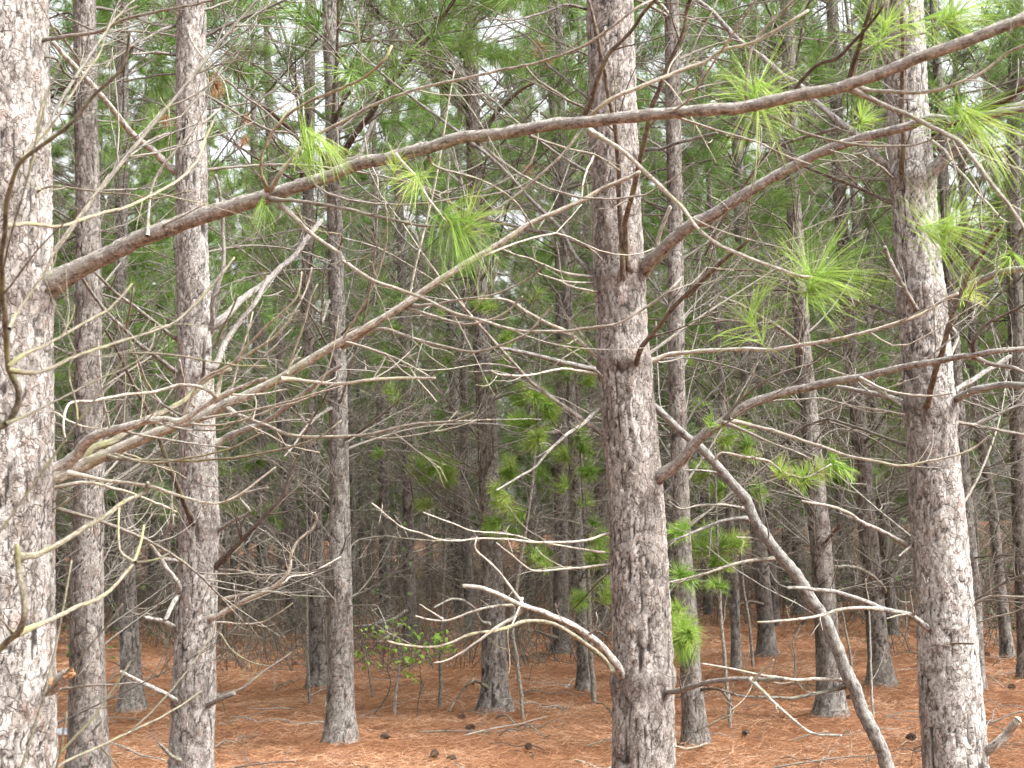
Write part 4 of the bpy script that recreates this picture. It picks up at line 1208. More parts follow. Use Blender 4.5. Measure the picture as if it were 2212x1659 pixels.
for n_, line in enumerate(l for l in TR.strip().split('\n')):
    head, pts = line.split('|')
    f = head.split()
    owner, wd, Y0, Y1, w0, w1, tw = f[0], f[1], *map(float, f[2:6]), int(f[6])
    key = f[7] if len(f) > 7 else None
    P2 = parse(pts)
    seg = np.r_[0, np.cumsum(np.linalg.norm(np.diff(P2, axis=0), axis=1))]
    t = seg / seg[-1]
    t = t ** 0.9
    Yv = Y0 + (Y1 - Y0) * t + np.sin(t * math.pi * 2 + n_) * 0.05 * (0 < t) * (t < 1) * min(1.0, abs(Y1 - Y0) + 0.4)
    P3 = np.array([at(x, y, Y) for (x, y), Y in zip(P2, Yv)])
    R = np.array([size(w0 + (w1 - w0) * u, Y0 + (Y1 - Y0) * u) / 6 for u in np.linspace(0, 1, 12)])
    R *= 0.88
    R *= 1 + 0.45 * np.exp(-np.linspace(0, 1, 12) / 0.05)
    if key == 'B1':
        R = size(1, 1) * np.interp(np.linspace(0, 1, 12), [0, 0.1, 0.25, 0.36, 0.6, 1], [29 * 4.6, 19 * 4.5, 19 * 4.3, 14.5 * 4.1, 13.5 * 3.85, 13 * 3.4])
    R[0] *= 1.2
    if owner in TREE and 'P' in TREE[owner] and isinstance(TREE[owner]['P'], np.ndarray):
        ax, rr = axis_pt(TREE[owner], P3[0, 2])
        dx_ = P3[0, 0] - ax[0]
        if abs(dx_) < rr * 0.9 and Y0 < TREE[owner]['Y']:
            P3[0] = at(P2[0, 0], P2[0, 1], TREE[owner]['Y'] - math.sqrt(rr * rr - dx_ * dx_) * 0.96)
        ins = ax * 0.65 + P3[0] * 0.35
        ins[2] = P3[0, 2] - 0.18 * np.linalg.norm((P3[0] - ins)[:2])
        if np.linalg.norm(P3[0] - ins) > 0.02:
            P3 = np.vstack([ins, P3])
    if owner == 'S':
        P3 = np.vstack([[SAPX[0], SAPX[1], P3[0, 2] - 0.1], P3])
    parent = TREE[owner]['root'] if owner in TREE else BR[owner]
    me = branch_mesh('branch', P3, R, WMAT[wd], tw, 1000 + n_ * 7)
    o = part('branch' if owner in TREE else 'twig', me, parent)
    if key:
        BR[key] = o

# fresh breaks: broken stub low on the thickest pine and cut tip at the right hand pine
M_FRESH = plain_mat('fresh_split_wood', (0.50, 0.29, 0.15), 0.7)
st = parse('02 320,1150 350,1120 385,1085 420,1060 445,1045')
P3 = np.array([at(x, y, 4.5 - 0.02 * i) for i, (x, y) in enumerate(st)])
stub = part('branch_stub', branch_mesh('branch_stub', P3, np.array([0.022, 0.021, 0.020, 0.017]), W_GREY, 0, 61), TREE['L']['root'], 'broken stub with fresh orange wood')
b = Buf()
for i in range(9):
    p = P3[-1] + np.random.uniform(-1, 1, 3) * 0.012
    q_ = p + norm(P3[-1] - P3[-2]) * np.random.uniform(0.01, 0.035) + np.random.uniform(-1, 1, 3) * 0.006
    tubes(b, np.linspace(p, q_, 4), np.linspace(0.007, 0.002, 4), 5)
for i in range(5):
    p = P3[1] + np.array([0, -0.02, 0.01]) + np.random.uniform(-1, 1, 3) * 0.008
    tubes(b, np.linspace(p, p + np.array([0.02, -0.004, 0.018]), 4), np.linspace(0.008, 0.002, 4), 5)
part('split_wood', b.mesh('split_wood', M_FRESH), stub)
b = Buf()
pt = at(*parse('22 2165,1355')[0], 6.1)
pd = norm(pt - at(*parse('22 2100,1430')[0], 6.1))
tubes(b, np.array([pt + pd * 0.008, pt + pd * 0.012, pt + pd * 0.0165]), np.array([0.017, 0.016, 0.009]), 10)
part('split_wood', b.mesh('split_wood', plain_mat('cut_wood', (0.66, 0.55, 0.38))), TREE['R']['root'])

# ---------------------------------------------------------------- needle tufts
# owner; x, y of the bud; distance; reach; needles; direction in the picture (right, up) and towards the camera; droop; half angle
def tufts(owner, rows, m, parent=None, name='needle_tuft'):
    for x, y, Y, reach, n, dx, dy, dc, droop, spread in rows:
        b = Buf()
        p = at(x, y, Y)
        ax = camR * dx + camU * dy - fwd * dc
        tuft(b, p, ax, int(n * 2.3), size(reach * 1.15, Y), 0.0016 if Y < 5 else 0.0024, spread * 1.12, droop * 1.05, 4 if Y < 5 else 3, 0.09 if Y < 5 else 0.06)
        part(name, b.mesh(name, m), parent or (TREE[owner]['root'] if owner in TREE else BR[owner]))


tufts('B1', [
    (897, 377, 3.95, 95, 42, -0.2, 0.1, 0.8, 0.7, 1.5), (985, 480, 3.9, 165, 95, 0.5, -0.25, 0.5, 0.9, 1.15), (1015, 470, 3.9, 100, 50, 0.4, 0.7, 0.5, 0.3, 1.0),
    (672, 318, 3.95, 95, 40, 0.35, 0.3, 0.3, 0.9, 1.1), (700, 310, 3.9, 110, 30, 0.6, -0.5, 0.2, 0.8, 0.7), (664, 320, 3.95, 100, 22, -0.05, 1.0, 0.1, 0.0, 0.35),
    (575, 458, 4.2, 70, 18, 0.2, -0.6, 0.6, 0.6, 1.4), (858, 338, 4.0, 45, 26, 0.2, 0.8, 0.4, 0.3, 1.1),
    (1632, 194, 3.75, 145, 75, 0.0, 0.75, 0.5, 0.55, 1.35), (1640, 225, 3.75, 175, 22, 0.1, -0.8, 0.3, 0.3, 0.9),
    (1918, 45, 3.5, 115, 60, 0.1, 0.5, 0.6, 0.4, 1.4), (2078, 20, 3.45, 130, 70, 0.5, 0.3, 0.5, 0.5, 1.3), (2020, 35, 3.5, 100, 26, 0.8, 0.2, 0.3, 0.6, 0.9),
    (2092, 240, 3.6, 130, 70, 0.2, 0.45, 0.6, 0.6, 1.4), (2110, 260, 3.55, 190, 30, 0.6, -0.6, 0.3, 0.4, 0.6),
    (1765, 592, 3.5, 150, 90, 0.15, 0.55, 0.5, 0.5, 1.3), (1775, 590, 3.5, 160, 26, 0.95, 0.05, 0.3, 0.5, 0.5),
    (1625, 692, 3.6, 125, 20, -0.3, 0.5, 0.4, 0.5, 1.3), (1640, 640, 3.6, 110, 18, 0.3, 0.8, 0.2, 0.2, 0.8),
    (2036, 500, 3.5, 150, 42, -0.25, 0.7, 0.4, 0.3, 1.0), (2050, 490, 3.5, 170, 34, 0.8, -0.05, 0.4, 0.6, 0.9)], N_NEAR)
tufts('R', [(1862, 258, 6.0, 62, 60, 0.3, 0.6, 0.5, 0.5, 1.4), (2095, 632, 5.8, 60, 44, 0.4, 0.3, 0.5, 0.5, 1.4), (2180, 560, 5.8, 70, 30, -0.3, -0.5, 0.4, 0.3, 1.2)], N_NEAR)
# twig with four small tufts on the central pine's right
tw_ = parse('21 210,1330 230,1285 280,1275 400,1300 560,1330 630,1390 720,1430 800,1440 880,1400 960,1350')
P3 = np.array([at(x, y, 5.75 - 0.01 * i) for i, (x, y) in enumerate(tw_)])
tt = part('twig', branch_mesh('twig', P3, np.array([0.006, 0.005, 0.0035]), W_PALE, 2, 66), BR['B5'])
tufts('B5', [(1474.7 + 630 / 3, 553 + 1380 / 3, 5.7, 42, 60, -0.1, 0.7, 0.5, 0.4, 1.4), (1474.7 + 720 / 3, 553 + 1430 / 3, 5.7, 36, 40, 0.1, 0.2, 0.6, 0.4, 1.5),
             (1474.7 + 800 / 3, 553 + 1430 / 3, 5.7, 46, 60, 0.3, 0.6, 0.5, 0.4, 1.4), (1474.7 + 890 / 3, 553 + 1380 / 3, 5.7, 38, 44, 0.5, 0.5, 0.5, 0.4, 1.4),
             (1474.7 + 980 / 3, 553 + 1340 / 3, 5.7, 44, 50, 0.2, 0.3, 0.5, 0.5, 1.4), (1474.7 + 1040 / 3, 553 + 1370 / 3, 5.7, 46, 36, 0.7, -0.4, 0.4, 0.5, 1.0),
             (1474.7 + 190 / 3, 553 + 1050 / 3, 5.8, 30, 30, 0.1, 0.6, 0.4, 0.4, 1.3)], N_NEAR)


def spray_plant(name, label, cat, stem, Y, buds, w_stem, reach, m, base_h=None):
    """a thin green pine: a stem and a twig to every bud"""
    P3 = np.array([at(x, y, Y) for x, y in stem])
    P3[0, 2] = -0.03
    root = thing(name, label, cat, (P3[0, 0], Y, 0))
    part('stem', branch_mesh('stem', P3, np.array([size(w_stem, Y) / 2, size(w_stem, Y) / 2.4, size(w_stem, Y) / 4]), W_DEAD, 4, 81), root)
    fine = catmull(P3, 80)
    add_buds(root, fine, Y, buds, reach, m)
    return root


def add_buds(root, fine, Y, buds, reach, m):
    for x, y, s in buds:
        p = at(x, y, Y + r_b.uniform(-0.5, 0.3))
        c = fine[np.argmin(np.abs(fine[:, 2] - (p[2] - 0.45 * abs(p[0] - fine[:, 0])) + 0.02))]
        mid = (p + c) / 2 + np.array([0, 0, -0.08 * abs(p[0] - c[0])])
        lines = []
        me = branch_mesh('branch', np.array([c, mid, p]), np.array([0.006, 0.0035]), W_DEAD, 2, int(x * 7 + y))
        br = part('branch', me, root)
        b = Buf()
        d = norm(p - mid) + np.array([0, -0.3, 0.45])
        for k in range(r_b.randint(2, 5)):
            q_ = p + (r_b.rand(3) - 0.5) * size(reach * 0.9, Y) * (k > 0)
            tuft(b, q_, d + r_b.randn(3) * 0.4, int(130 * s), size(reach * s, Y) * r_b.uniform(0.8, 1.15), 0.0034, 1.4, 0.5, 3, 0.05)
        part('needle_tuft', b.mesh('needle_tuft', m), br)


def Z(c, r, pts):
    return [(c * 737.33 + x / 3, r * 553.0 + y / 3, s) for x, y, s in pts]


spray_plant('young_pine', 'thin young pine dressed in bright green tufts left of the big central pine', 'young tree',
            [(1128, 1494), (1118, 1430), (1108, 1360), (1118, 1250), (1140, 1120), (1158, 950), (1165, 800), (1160, 680)], 12.6,
            Z(1, 1, [(1080, 700, 1), (1170, 940, 1.1), (1290, 900, 1.2), (1330, 1000, 1.2), (1200, 1080, 1.1), (1230, 1220, 1.2), (1150, 1110, .8), (940, 330, .9), (1280, 240, .8), (320, 430, .8), (620, 370, .7), (1050, 540, .8), (700, 680, .7), (330, 890, .8),
                     (1090, 1340, 1), (1080, 1400, 1), (1050, 1590, 1.1), (960, 800, .8), (1190, 830, .8), (1020, 1530, .9), (1300, 1130, .9)])
            + Z(1, 2, [(1000, 80, 1.2), (1150, 20, 1.1), (1250, 250, 1.2), (1290, 300, 1), (1100, 150, .9)]), 8, 34, N_NEAR)
spray_plant('young_pine', 'small young pine with one pale green tuft cluster behind the dead limb tips', 'young tree',
            [(948, 1440), (955, 1300), (962, 1150), (965, 1040), (968, 990)], 13.5,
            Z(1, 1, [(520, 1400, 1.3), (600, 1370, 1.2), (700, 1400, 1.2), (560, 1450, .9), (690, 1480, .9), (560, 1600, 1.0), (250, 1290, .8)]), 8, 34, N_NEAR)
spray_plant('young_pine', 'young pine with drooping green tufts close behind the big central pine at left', 'young tree',
            [(1283, 1515), (1276, 1400), (1270, 1250), (1262, 1100), (1250, 900), (1240, 750)], 13.6,
            Z(1, 1, [(1450, 660, 1.1), (1530, 600, 1.1), (1490, 580, 1), (1440, 770, .9), (1530, 1180, 1.1), (1330, 1440, 1), (1420, 1510, 1.1), (1580, 1590, 1), (1600, 1400, 1), (1450, 1310, 1), (1600, 800, .9), (1560, 1240, 1)])
            + Z(1, 2, [(1350, 280, 1), (1660, 270, 1.3), (1700, 480, 1.4), (1560, 540, 1.1), (1700, 570, 1.2), (1620, 330, 1), (1640, 100, 1), (1660, 180, .9)]), 11, 32, N_NEAR)
spray_plant('young_pine', 'feathery young pine with a bright tuft, right of the pine behind the central trunk', 'young tree',
            [(1576, 1525), (1566, 1420), (1557, 1330), (1552, 1220), (1548, 1100), (1540, 900)], 11.5,
            Z(2, 2, [(240, 220, 1.6), (130, 250, 1.3), (330, 200, 1.2), (60, 200, 1.1), (250, 330, 1.1), (180, 120, 1), (250, 480, .9)]) + Z(2, 1, [(400, 1230, 1.2), (250, 1200, 1.1), (480, 1530, 1), (150, 1400, 1.1), (90, 970, .8), (20, 700, 1.2), (400, 1140, .9), (430, 1290, 1), (220, 1530, 1)]), 8, 34, N_NEAR)
T17 = TREE['17']
zz = np.linspace(0.2, 4, 60)
x17, _ = axis_at(T17['P'], T17['W'], zz, 9)
add_buds(T17['root'], np.stack([x17, zz * 0 + T17['Y'], zz], 1), T17['Y'] - 0.35, Z(2, 2, [(20, 420, 1.2), (30, 760, 1.5), (20, 880, 1.6), (10, 820, 1.4)]) + Z(1, 2, [(2180, 640, 1.2), (2190, 130, 1)]), 36, N_NEAR)

# browned needle bunches caught in the canopy gap at the upper left
for own, rows in (('4', [(467, 172, 9.0, 27, 60, 0, -0.6, 0.3, 0.6, 1.5), (470, 195, 9.0, 30, 60, 0.3, -0.6, 0.3, 0.6, 1.4), (532, 258, 9.2, 27, 50, 0.1, -0.8, 0.3, 0.6, 1.2), (525, 305, 9.2, 24, 45, -0.2, -0.8, 0.3, 0.6, 1.1), (357, 262, 9.2, 22, 50, 0, -0.6, 0.3, 0.6, 1.4)]),
                  ('13', [(1140, 365, 12, 26, 60, 0, -0.6, 0.4, 0.5, 1.5), (1165, 100, 12, 30, 70, 0.3, -0.5, 0.4, 0.5, 1.4), (1180, 130, 12, 26, 50, 0.3, -0.5, 0.4, 0.5, 1.4)]),
                  ('5', [(505, 630, 11, 18, 40, 0, -0.6, 0.4, 0.5, 1.5), (530, 650, 11, 18, 40, 0, -0.6, 0.4, 0.5, 1.5), (570, 595, 11, 16, 30, 0, -0.6, 0.4, 0.5, 1.5)])):
    tufts(own, rows, N_BROWN)

# ---------------------------------------------------------------- bare saplings and thin upright stems
def sapling(pts, w, label, ntw=3, group=None, m=W_DEAD, seed=1):
    Y = on_ground(*pts[0])[1]
    P3 = np.array([at(x, y, Y + 0.03 * i) for i, (x, y) in enumerate(pts)])
    P3[0, 2] = -0.03
    root = thing('bare_sapling', label, 'sapling', (P3[0, 0], P3[0, 1], 0), group)
    part('stem', branch_mesh('stem', P3, np.array([size(w, Y) / 2, size(w, Y) / 2.6, size(w, Y) / 5]), m, ntw, seed), root)


sapling([(670, 1522), (664, 1400), (663, 1300), (662, 1100), (652, 900), (640, 760)], 7, 'straight bare sapling standing in front of the mossy pine', 4, None, W_DEAD, 301)
sapling([(1628, 1452), (1620, 1360), (1605, 1260), (1598, 1150), (1590, 980)], 7, 'thin bare sapling between the far dark pine and the leaning pole', 3, None, W_DEAD, 302)
sapling([(1887, 1552), (1882, 1480), (1880, 1400), (1878, 1330), (1870, 1250)], 6, 'thin bare sapling just right of the leaning pole foot', 2, None, W_PALE, 303)
sapling([(1842, 1475), (1838, 1420), (1828, 1366), (1815, 1300)], 7, 'short bare sapling rising behind the leaning pole', 2, None, W_PALE, 304)
sapling([(2050, 1500), (2062, 1350), (2070, 1200), (2082, 1050), (2092, 900)], 7, 'bare sapling half hidden behind the big right hand pine', 3, None, W_DEAD, 305)
sapling([(2120, 1400), (2117, 1250), (2108, 1106), (2100, 960), (2090, 850)], 6, 'bare sapling right of the big right hand pine before the crooked thin pine', 3, None, W_PALE, 306)
sapling([(805, 1505), (797, 1450), (790, 1400), (780, 1370)], 5, 'short dead sprout left of the leafy shrub', 2, None, W_DEAD, 307)
sapling([(1145, 1395), (1140, 1340), (1136, 1300)], 5, 'little bare sprout under the arched dead branch', 2, None, W_DEAD, 308)
sapling([(1716, 1470), (1718, 1420), (1713, 1385), (1730, 1350)], 5, 'crooked bare sprout left of the leaning pole on open straw', 2, None, W_PALE, 309)

# ---------------------------------------------------------------- leafy shrub
sb_ = on_ground(852, 1539)
shrub = thing('leafy_shrub', 'small shrub with fresh green leaves on the straw left of the arched branch', 'shrub', (sb_[0], sb_[1], 0))
lf = Buf()
t_ = np.linspace(0, 1, 6)
wv = np.array([0.12, 0.72, 1.0, 0.9, 0.5, 0.03]) * 0.016
rowsL = np.array([[-wv, t_ * 0.06, 0.012 * t_ * (1 - t_) * 4 + 0.004], [wv * 0, t_ * 0.06, 0.012 * t_ * (1 - t_) * 4], [wv, t_ * 0.06, 0.012 * t_ * (1 - t_) * 4 + 0.004]]).transpose(2, 0, 1)
q_ = [[i * 3 + j, i * 3 + j + 1, (i + 1) * 3 + j + 1, (i + 1) * 3 + j] for i in range(5) for j in range(2)]
lf.add(rowsL.reshape(-1, 3), q_)
LEAF_ME = lf.mesh('leaf', LEAF)
clus = [(150, 790), (230, 780), (330, 840), (375, 740), (360, 725), (450, 770), (480, 830), (560, 850), (620, 820), (650, 810), (690, 890), (710, 880), (640, 920), (560, 930), (430, 920), (460, 980), (380, 890), (290, 900), (100, 940), (140, 950), (210, 1000), (130, 970), (475, 1085), (455, 1050), (400, 960), (360, 880), (600, 850), (300, 830), (260, 790), (500, 920), (340, 990), (185, 910), (420, 1010)]
stemS = np.array([at(737.33 + x / 3, 1106 + y / 3, sb_[1]) for x, y in ((345, 1300), (350, 1210), (362, 1120), (372, 1040), (376, 980), (390, 920), (400, 860))])
stemS[0, 2] = -0.03
part('stem', branch_mesh('stem', stemS, np.array([0.014, 0.011, 0.006]), W_GREY, 1, 401), shrub)
stem2 = np.array([at(737.33 + x / 3, 1106 + y / 3, sb_[1] + 0.1) for x, y in ((215, 1330), (250, 1260), (300, 1180), (320, 1100), (300, 1010), (340, 960))])
stem2[0, 2] = -0.02
part('stem', branch_mesh('stem', stem2, np.array([0.007, 0.006, 0.004]), W_DEAD, 1, 402), shrub)
fineS = catmull(stemS, 50)
nleaf = 0
for ci, (x, y) in enumerate(clus):
    p = at(737.33 + x / 3, 1106 + y / 3, sb_[1] + r_b.uniform(-0.3, 0.3))
    c = fineS[min(49, int(np.argmin(np.abs(fineS[:, 2] - (p[2] - 0.35 * abs(p[0] - stemS[4, 0]))))))]
    br = part('branch', branch_mesh('branch', np.array([c, (c + p) / 2 + np.array([0, 0, -0.02]), p]), np.array([0.004, 0.002]), W_DEAD, 0, 410 + ci), shrub)
    for k in range(r_b.randint(3, 7)):
        o = link('leaf', LEAF_ME, shrub)
        s = r_b.uniform(0.8, 1.35)
        o.matrix_local = Matrix.Translation(Vector(p + (r_b.rand(3) - 0.5) * 0.10) - shrub.location) @ Matrix.Rotation(r_b.rand() * 6.28, 4, 'Z') @ Matrix.Rotation(r_b.uniform(-0.7, 0.9), 4, 'X') @ Matrix.Rotation(r_b.uniform(-0.6, 0.6), 4, 'Y') @ Matrix.Scale(s, 4)
        nleaf += 1

# ---------------------------------------------------------------- pine straw
def scatter_straw():
    n = 290000
    u = np.random.rand(n)
    y = 8.2 * np.exp(u * math.log(30 / 8.2))
    x = (np.random.rand(n) * 2 - 1) * (0.40 * y + 1.2)
    L = np.random.uniform(0.09, 0.21, n) * (1 + (y - 8) * 0.02)
    a = np.random.rand(n) * 2 * math.pi
    clump = vnoise(x * 2.2 + 40, y * 2.2 + 40, 77)
    z = ground_h(x, y) + np.abs(np.random.randn(n)) * 0.010 + 0.02 * sstep(clump, 0.5, 0.9) * np.random.rand(n) + 0.003
    el = np.random.randn(n) * 0.24 + 0.06
    d = np.stack([np.cos(a) * np.cos(el), np.sin(a) * np.cos(el), np.sin(el)], -1)
    base = np.stack([x, y, z], -1) - d * L[:, None] * 0.5 * np.array([1, 1, 0.3])
    b = Buf()
    needles(b, base, d, L, np.random.uniform(0.0016, 0.0032, n) * (1 + (y - 8) * 0.06), np.random.uniform(-0.1, 0.35, n), np.clip(np.random.rand(n) * 0.8 + (clump - 0.5) * 0.5 + 0.1, 0, 1), 1)
    o = link('pine_straw', b.mesh('pine_straw', N_STRAW, smooth=False))
    tag(o, 'orange brown carpet of fallen pine needles over the forest floor', 'pine straw', None, 'stuff')


scatter_straw()

# ---------------------------------------------------------------- sticks lying on the straw
STICK = []
for i in range(8):
    b = Buf()
    r = np.random.RandomState(600 + i)
    L = 1.0
    main = bend_line((0, 0, 0.012), (1, 0, 0.0), L, 14, 0.0, 0.9, r)
    main[:, 2] = 0.014 + 0.05 * np.abs(np.sin(np.linspace(0, 3 + i, 14))) * r.rand()
    Rm = np.linspace(0.010, 0.004, 14) * r.uniform(0.6, 1.2)
    lines = [(main, Rm)]
    side_twigs(lines, main, Rm, r.randint(1, 4), r, 0.8)
    for P, _ in lines[1:]:
        P[:, 2] = np.abs(P[:, 2]) * 0.8 + 0.008
    tube_all(b, lines, 6, 4)
    STICK.append(b.mesh('fallen_stick', (W_PALE, W_DEAD, W_GREY, W_DARK)[i % 4]))


def stick(x0, y0, x1, y1, label, group=None, k=0, th=1.0):
    a, c = on_ground(x0, y0), on_ground(x1, y1)
    o = link('fallen_stick', STICK[k % 8])
    L = np.linalg.norm(c - a)
    o.matrix_world = Matrix.Translation((a[0], a[1], float(ground_h(a[0], a[1])) + 0.012)) @ Matrix.Rotation(math.atan2(c[1] - a[1], c[0] - a[0]), 4, 'Z') @ Matrix.Diagonal((L, max(L, 0.5) * th, max(L, 0.5) * th, 1))
    tag(o, label, 'stick', group)


def zz(c, r, x, y):
    return c * 737.33 + x / 3, r * 553.0 + y / 3


for a, c, lab, k in (
        ((1, 2, 840, 1310), (1, 2, 1005, 1360), 'pale curved stick at the foot of the grey pine crossed by the arch tip', 0),
        ((1, 2, 1005, 1335), (1, 2, 1340, 1480), 'longest pale stick on the straw, running towards the big central pine', 4),
        ((1, 2, 810, 1420), (1, 2, 1030, 1475), 'thin pale arched stick on open straw below the pine at the arch tip', 1),
        ((1, 2, 85, 1345), (1, 2, 400, 1360), 'grey stick on the straw below the leafy shrub', 2),
        ((1, 2, 1170, 1175), (1, 2, 1720, 1200), 'long grey branch lying below the white card', 6),
        ((1, 2, 1210, 975), (1, 2, 1290, 985), 'dark stub of wood lying alone on the straw behind the arched branch', 3),
        ((1, 2, 530, 1165), (1, 2, 580, 1155), 'short dark chip of wood right of the shrub stem', 7),
        ((1, 2, 1240, 1610), (1, 2, 1320, 1580), 'dark bent root piece near the lower edge, left of the big central pine', 3),
        ((0, 2, 1405, 910), (0, 2, 1510, 905), 'dark stick lying far back right of the knotted grey pine', 3),
        ((0, 2, 1400, 965), (0, 2, 1480, 968), 'short pale stick right of the knotted grey pine', 1),
        ((0, 2, 1790, 1150), (0, 2, 1850, 1085), 'dark stump sprout leaning up from the straw left of the mossy pine', 7),
        ((0, 2, 1390, 1530), (0, 2, 1700, 1450), 'thin long stick near the lower edge right of the knotted grey pine', 5),
        ((0, 2, 690, 1510), (0, 2, 1030, 1650), 'grey stick between the two left pines at the lower edge', 2),
        ((0, 2, 680, 1345), (0, 2, 1000, 1370), 'pale stick lying behind the knotted grey pine at left', 0),
        ((2, 2, 1295, 1340), (2, 2, 1560, 1400), 'grey stick lying against the big right hand pine', 2),
        ((2, 2, 1420, 1500), (2, 2, 1570, 1470), 'pale stick beside the pine cone at the right hand pine', 4),
        ((2, 2, 1030, 1440), (2, 2, 1180, 1420), 'dark curved stick just left of the leaning pole foot', 3),
        ((2, 2, 2060, 1140), (2, 2, 2160, 1095), 'short pale stick far right on open straw', 1),
        ((2, 2, 2060, 1490), (2, 2, 2205, 1495), 'pale stick by the fresh stub at the right edge', 0),
        ((2, 2, 890, 1655), (2, 2, 990, 1550), 'pale stick slanting at the lower edge left of the leaning pole', 4),
        ((2, 2, 1180, 1610), (2, 2, 1260, 1590), 'stub of pale stick near the lower edge beside the leaning pole', 5)):
    stick(*zz(*a), *zz(*c), lab, None, k)
r_s = np.random.RandomState(33)
for i in range(150):
    y = 8.6 * math.exp(r_s.rand() * math.log(26 / 8.6))
    x = r_s.uniform(-0.4, 0.4) * y
    o = link('fallen_stick', STICK[r_s.randint(8)])
    s = r_s.uniform(0.25, 0.95)
    o.matrix_world = Matrix.Translation((x, y, float(ground_h(x, y)) + 0.012)) @ Matrix.Rotation(r_s.rand() * 6.28, 4, 'Z') @ Matrix.Rotation(r_s.uniform(-0.25, 0.02), 4, 'Y') @ Matrix.Diagonal((s, max(0.5, s), max(0.5, s), 1))
    tag(o, 'small dead stick lying loose on the orange pine straw', 'stick', 'loose sticks on the forest floor')
# thin dead sprouts and needle stalks standing in the straw
SPR = []
for i in range(6):
    b = Buf()
    r = np.random.RandomState(700 + i)
    main = bend_line((0, 0, -0.02), (r.uniform(-0.3, 0.3), 0, 1), r.uniform(0.5, 1.0), 12, r.uniform(-1.2, 0.1), 1.6, r)
    lines = [(main, np.linspace(0.005, 0.002, 12))]
    side_twigs(lines, main, lines[0][1], r.randint(1, 5), r, 0.7)
    tube_all(b, lines, 5, 4)
    SPR.append(b.mesh('dead_sprout', (W_DEAD, W_PALE)[i % 2]))
for i in range(110):
    y = 9.3 * math.exp(r_s.rand() ** 0.8 * math.log(26 / 9.3))
    x = r_s.uniform(-0.4, 0.4) * y
    o = link('dead_sprout', SPR[r_s.randint(6)])
    s = r_s.uniform(0.3, 1.0) * (0.6 if y < 12 else 1.0)
    o.matrix_world = Matrix.Translation((x, y, float(ground_h(x, y)))) @ Matrix.Rotation(r_s.rand() * 6.28, 4, 'Z') @ Matrix.Scale(s, 4)
    tag(o, 'thin leafless dead sprout standing up out of the pine straw', 'sprout', 'dead sprouts in the straw')

# ---------------------------------------------------------------- pine cones
def cone_mesh():
    b, body = Buf(), Buf()
    n = 64
    tt_ = np.linspace(0, 1, 9)
    tubes(body, np.stack([tt_ * 0 , tt_ * 0, tt_ * 0.085], -1), 0.016 * np.sin(np.pi * (tt_ * 0.82 + 0.12)), 8)
    for i in range(n):
        f = i / n
        a = i * 2.39996
        z = 0.006 + 0.078 * f
        R = 0.030 * math.sin(math.pi * (0.80 * f + 0.14))
        c, s = math.cos(a), math.sin(a)
        o, tn, u = np.array([c, s, 0.35]), np.array([-s, c, 0]), np.array([0, 0, 1.0])
        p0 = np.array([0, 0, z])
        w = 0.008 * (1 - 0.4 * f)
        e = p0 + o * R
        v = [p0 - tn * w * .4, p0 + tn * w * .4, e + tn * w, e - tn * w, e + u * 0.0045 + o * 0.002, p0 + u * 0.004]
        b.add(v, [[0, 1, 2, 3]], [[3, 2, 4], [2, 1, 5], [2, 5, 4], [3, 4, 5], [3, 5, 0]], None, np.full(6, (i * 37 % 10) / 10))
    return body.mesh('core', W_CONE), b.mesh('scales', W_CONE, smooth=False)


core, scales = cone_mesh()


def pine_cone(x, y, label, group=None, s=1.0):
    g = on_ground(x, y)
    r = thing('pine_cone', label, 'pine cone', (g[0], g[1], float(ground_h(g[0], g[1])) + 0.028 * s), group)
    r.rotation_euler = (math.pi / 2 + r_s.uniform(-0.3, 0.3), r_s.uniform(-0.4, 0.4), r_s.rand() * 6.28)
    r.scale = (s * 0.8, s * 0.8, s * 0.8)
    link('core', core, r)
    link('scales', scales, r)


pine_cone(*zz(2, 2, 1445, 1468), 'dark round pine cone lying left of the big right hand pine', None, 1.25)
pine_cone(*zz(1, 2, 580, 1615), 'left one of two pine cones together near the lower edge', None, 1.2)
pine_cone(*zz(1, 2, 680, 1622), 'right one of two pine cones together near the lower edge', None, 1.1)
pine_cone(*zz(2, 2, 2110, 1168), 'pine cone on open straw right of the big right hand pine', None, 1.3)
pine_cone(*zz(2, 2, 410, 1437), 'pine cone right of the pine behind the central trunk', None, 1.3)
pine_cone(*zz(1, 2, 1215, 1545), 'single dark pine cone left of the foot of the central pine', None, 1.1)
pine_cone(*zz(1, 2, 740, 1340), 'dark cone in the litter left of the grey pine at the arch tip', None, 1.3)
for i in range(7):
    y = r_s.uniform(10, 20)
    x = r_s.uniform(-0.38, 0.38) * y
    r = thing('pine_cone', 'weathered pine cone half sunk in the straw', 'pine cone', (x, y, float(ground_h(x, y)) + 0.025), 'scattered pine cones')
    r.rotation_euler = (math.pi / 2, 0, r_s.rand() * 6.28)
    link('core', core, r)
    link('scales', scales, r)

# ---------------------------------------------------------------- litter
M_PAPER = plain_mat('white_paper', (0.85, 0.85, 0.85), 0.6)
M_BLUE = plain_mat('pale_blue_plastic', (0.45, 0.52, 0.60), 0.35)


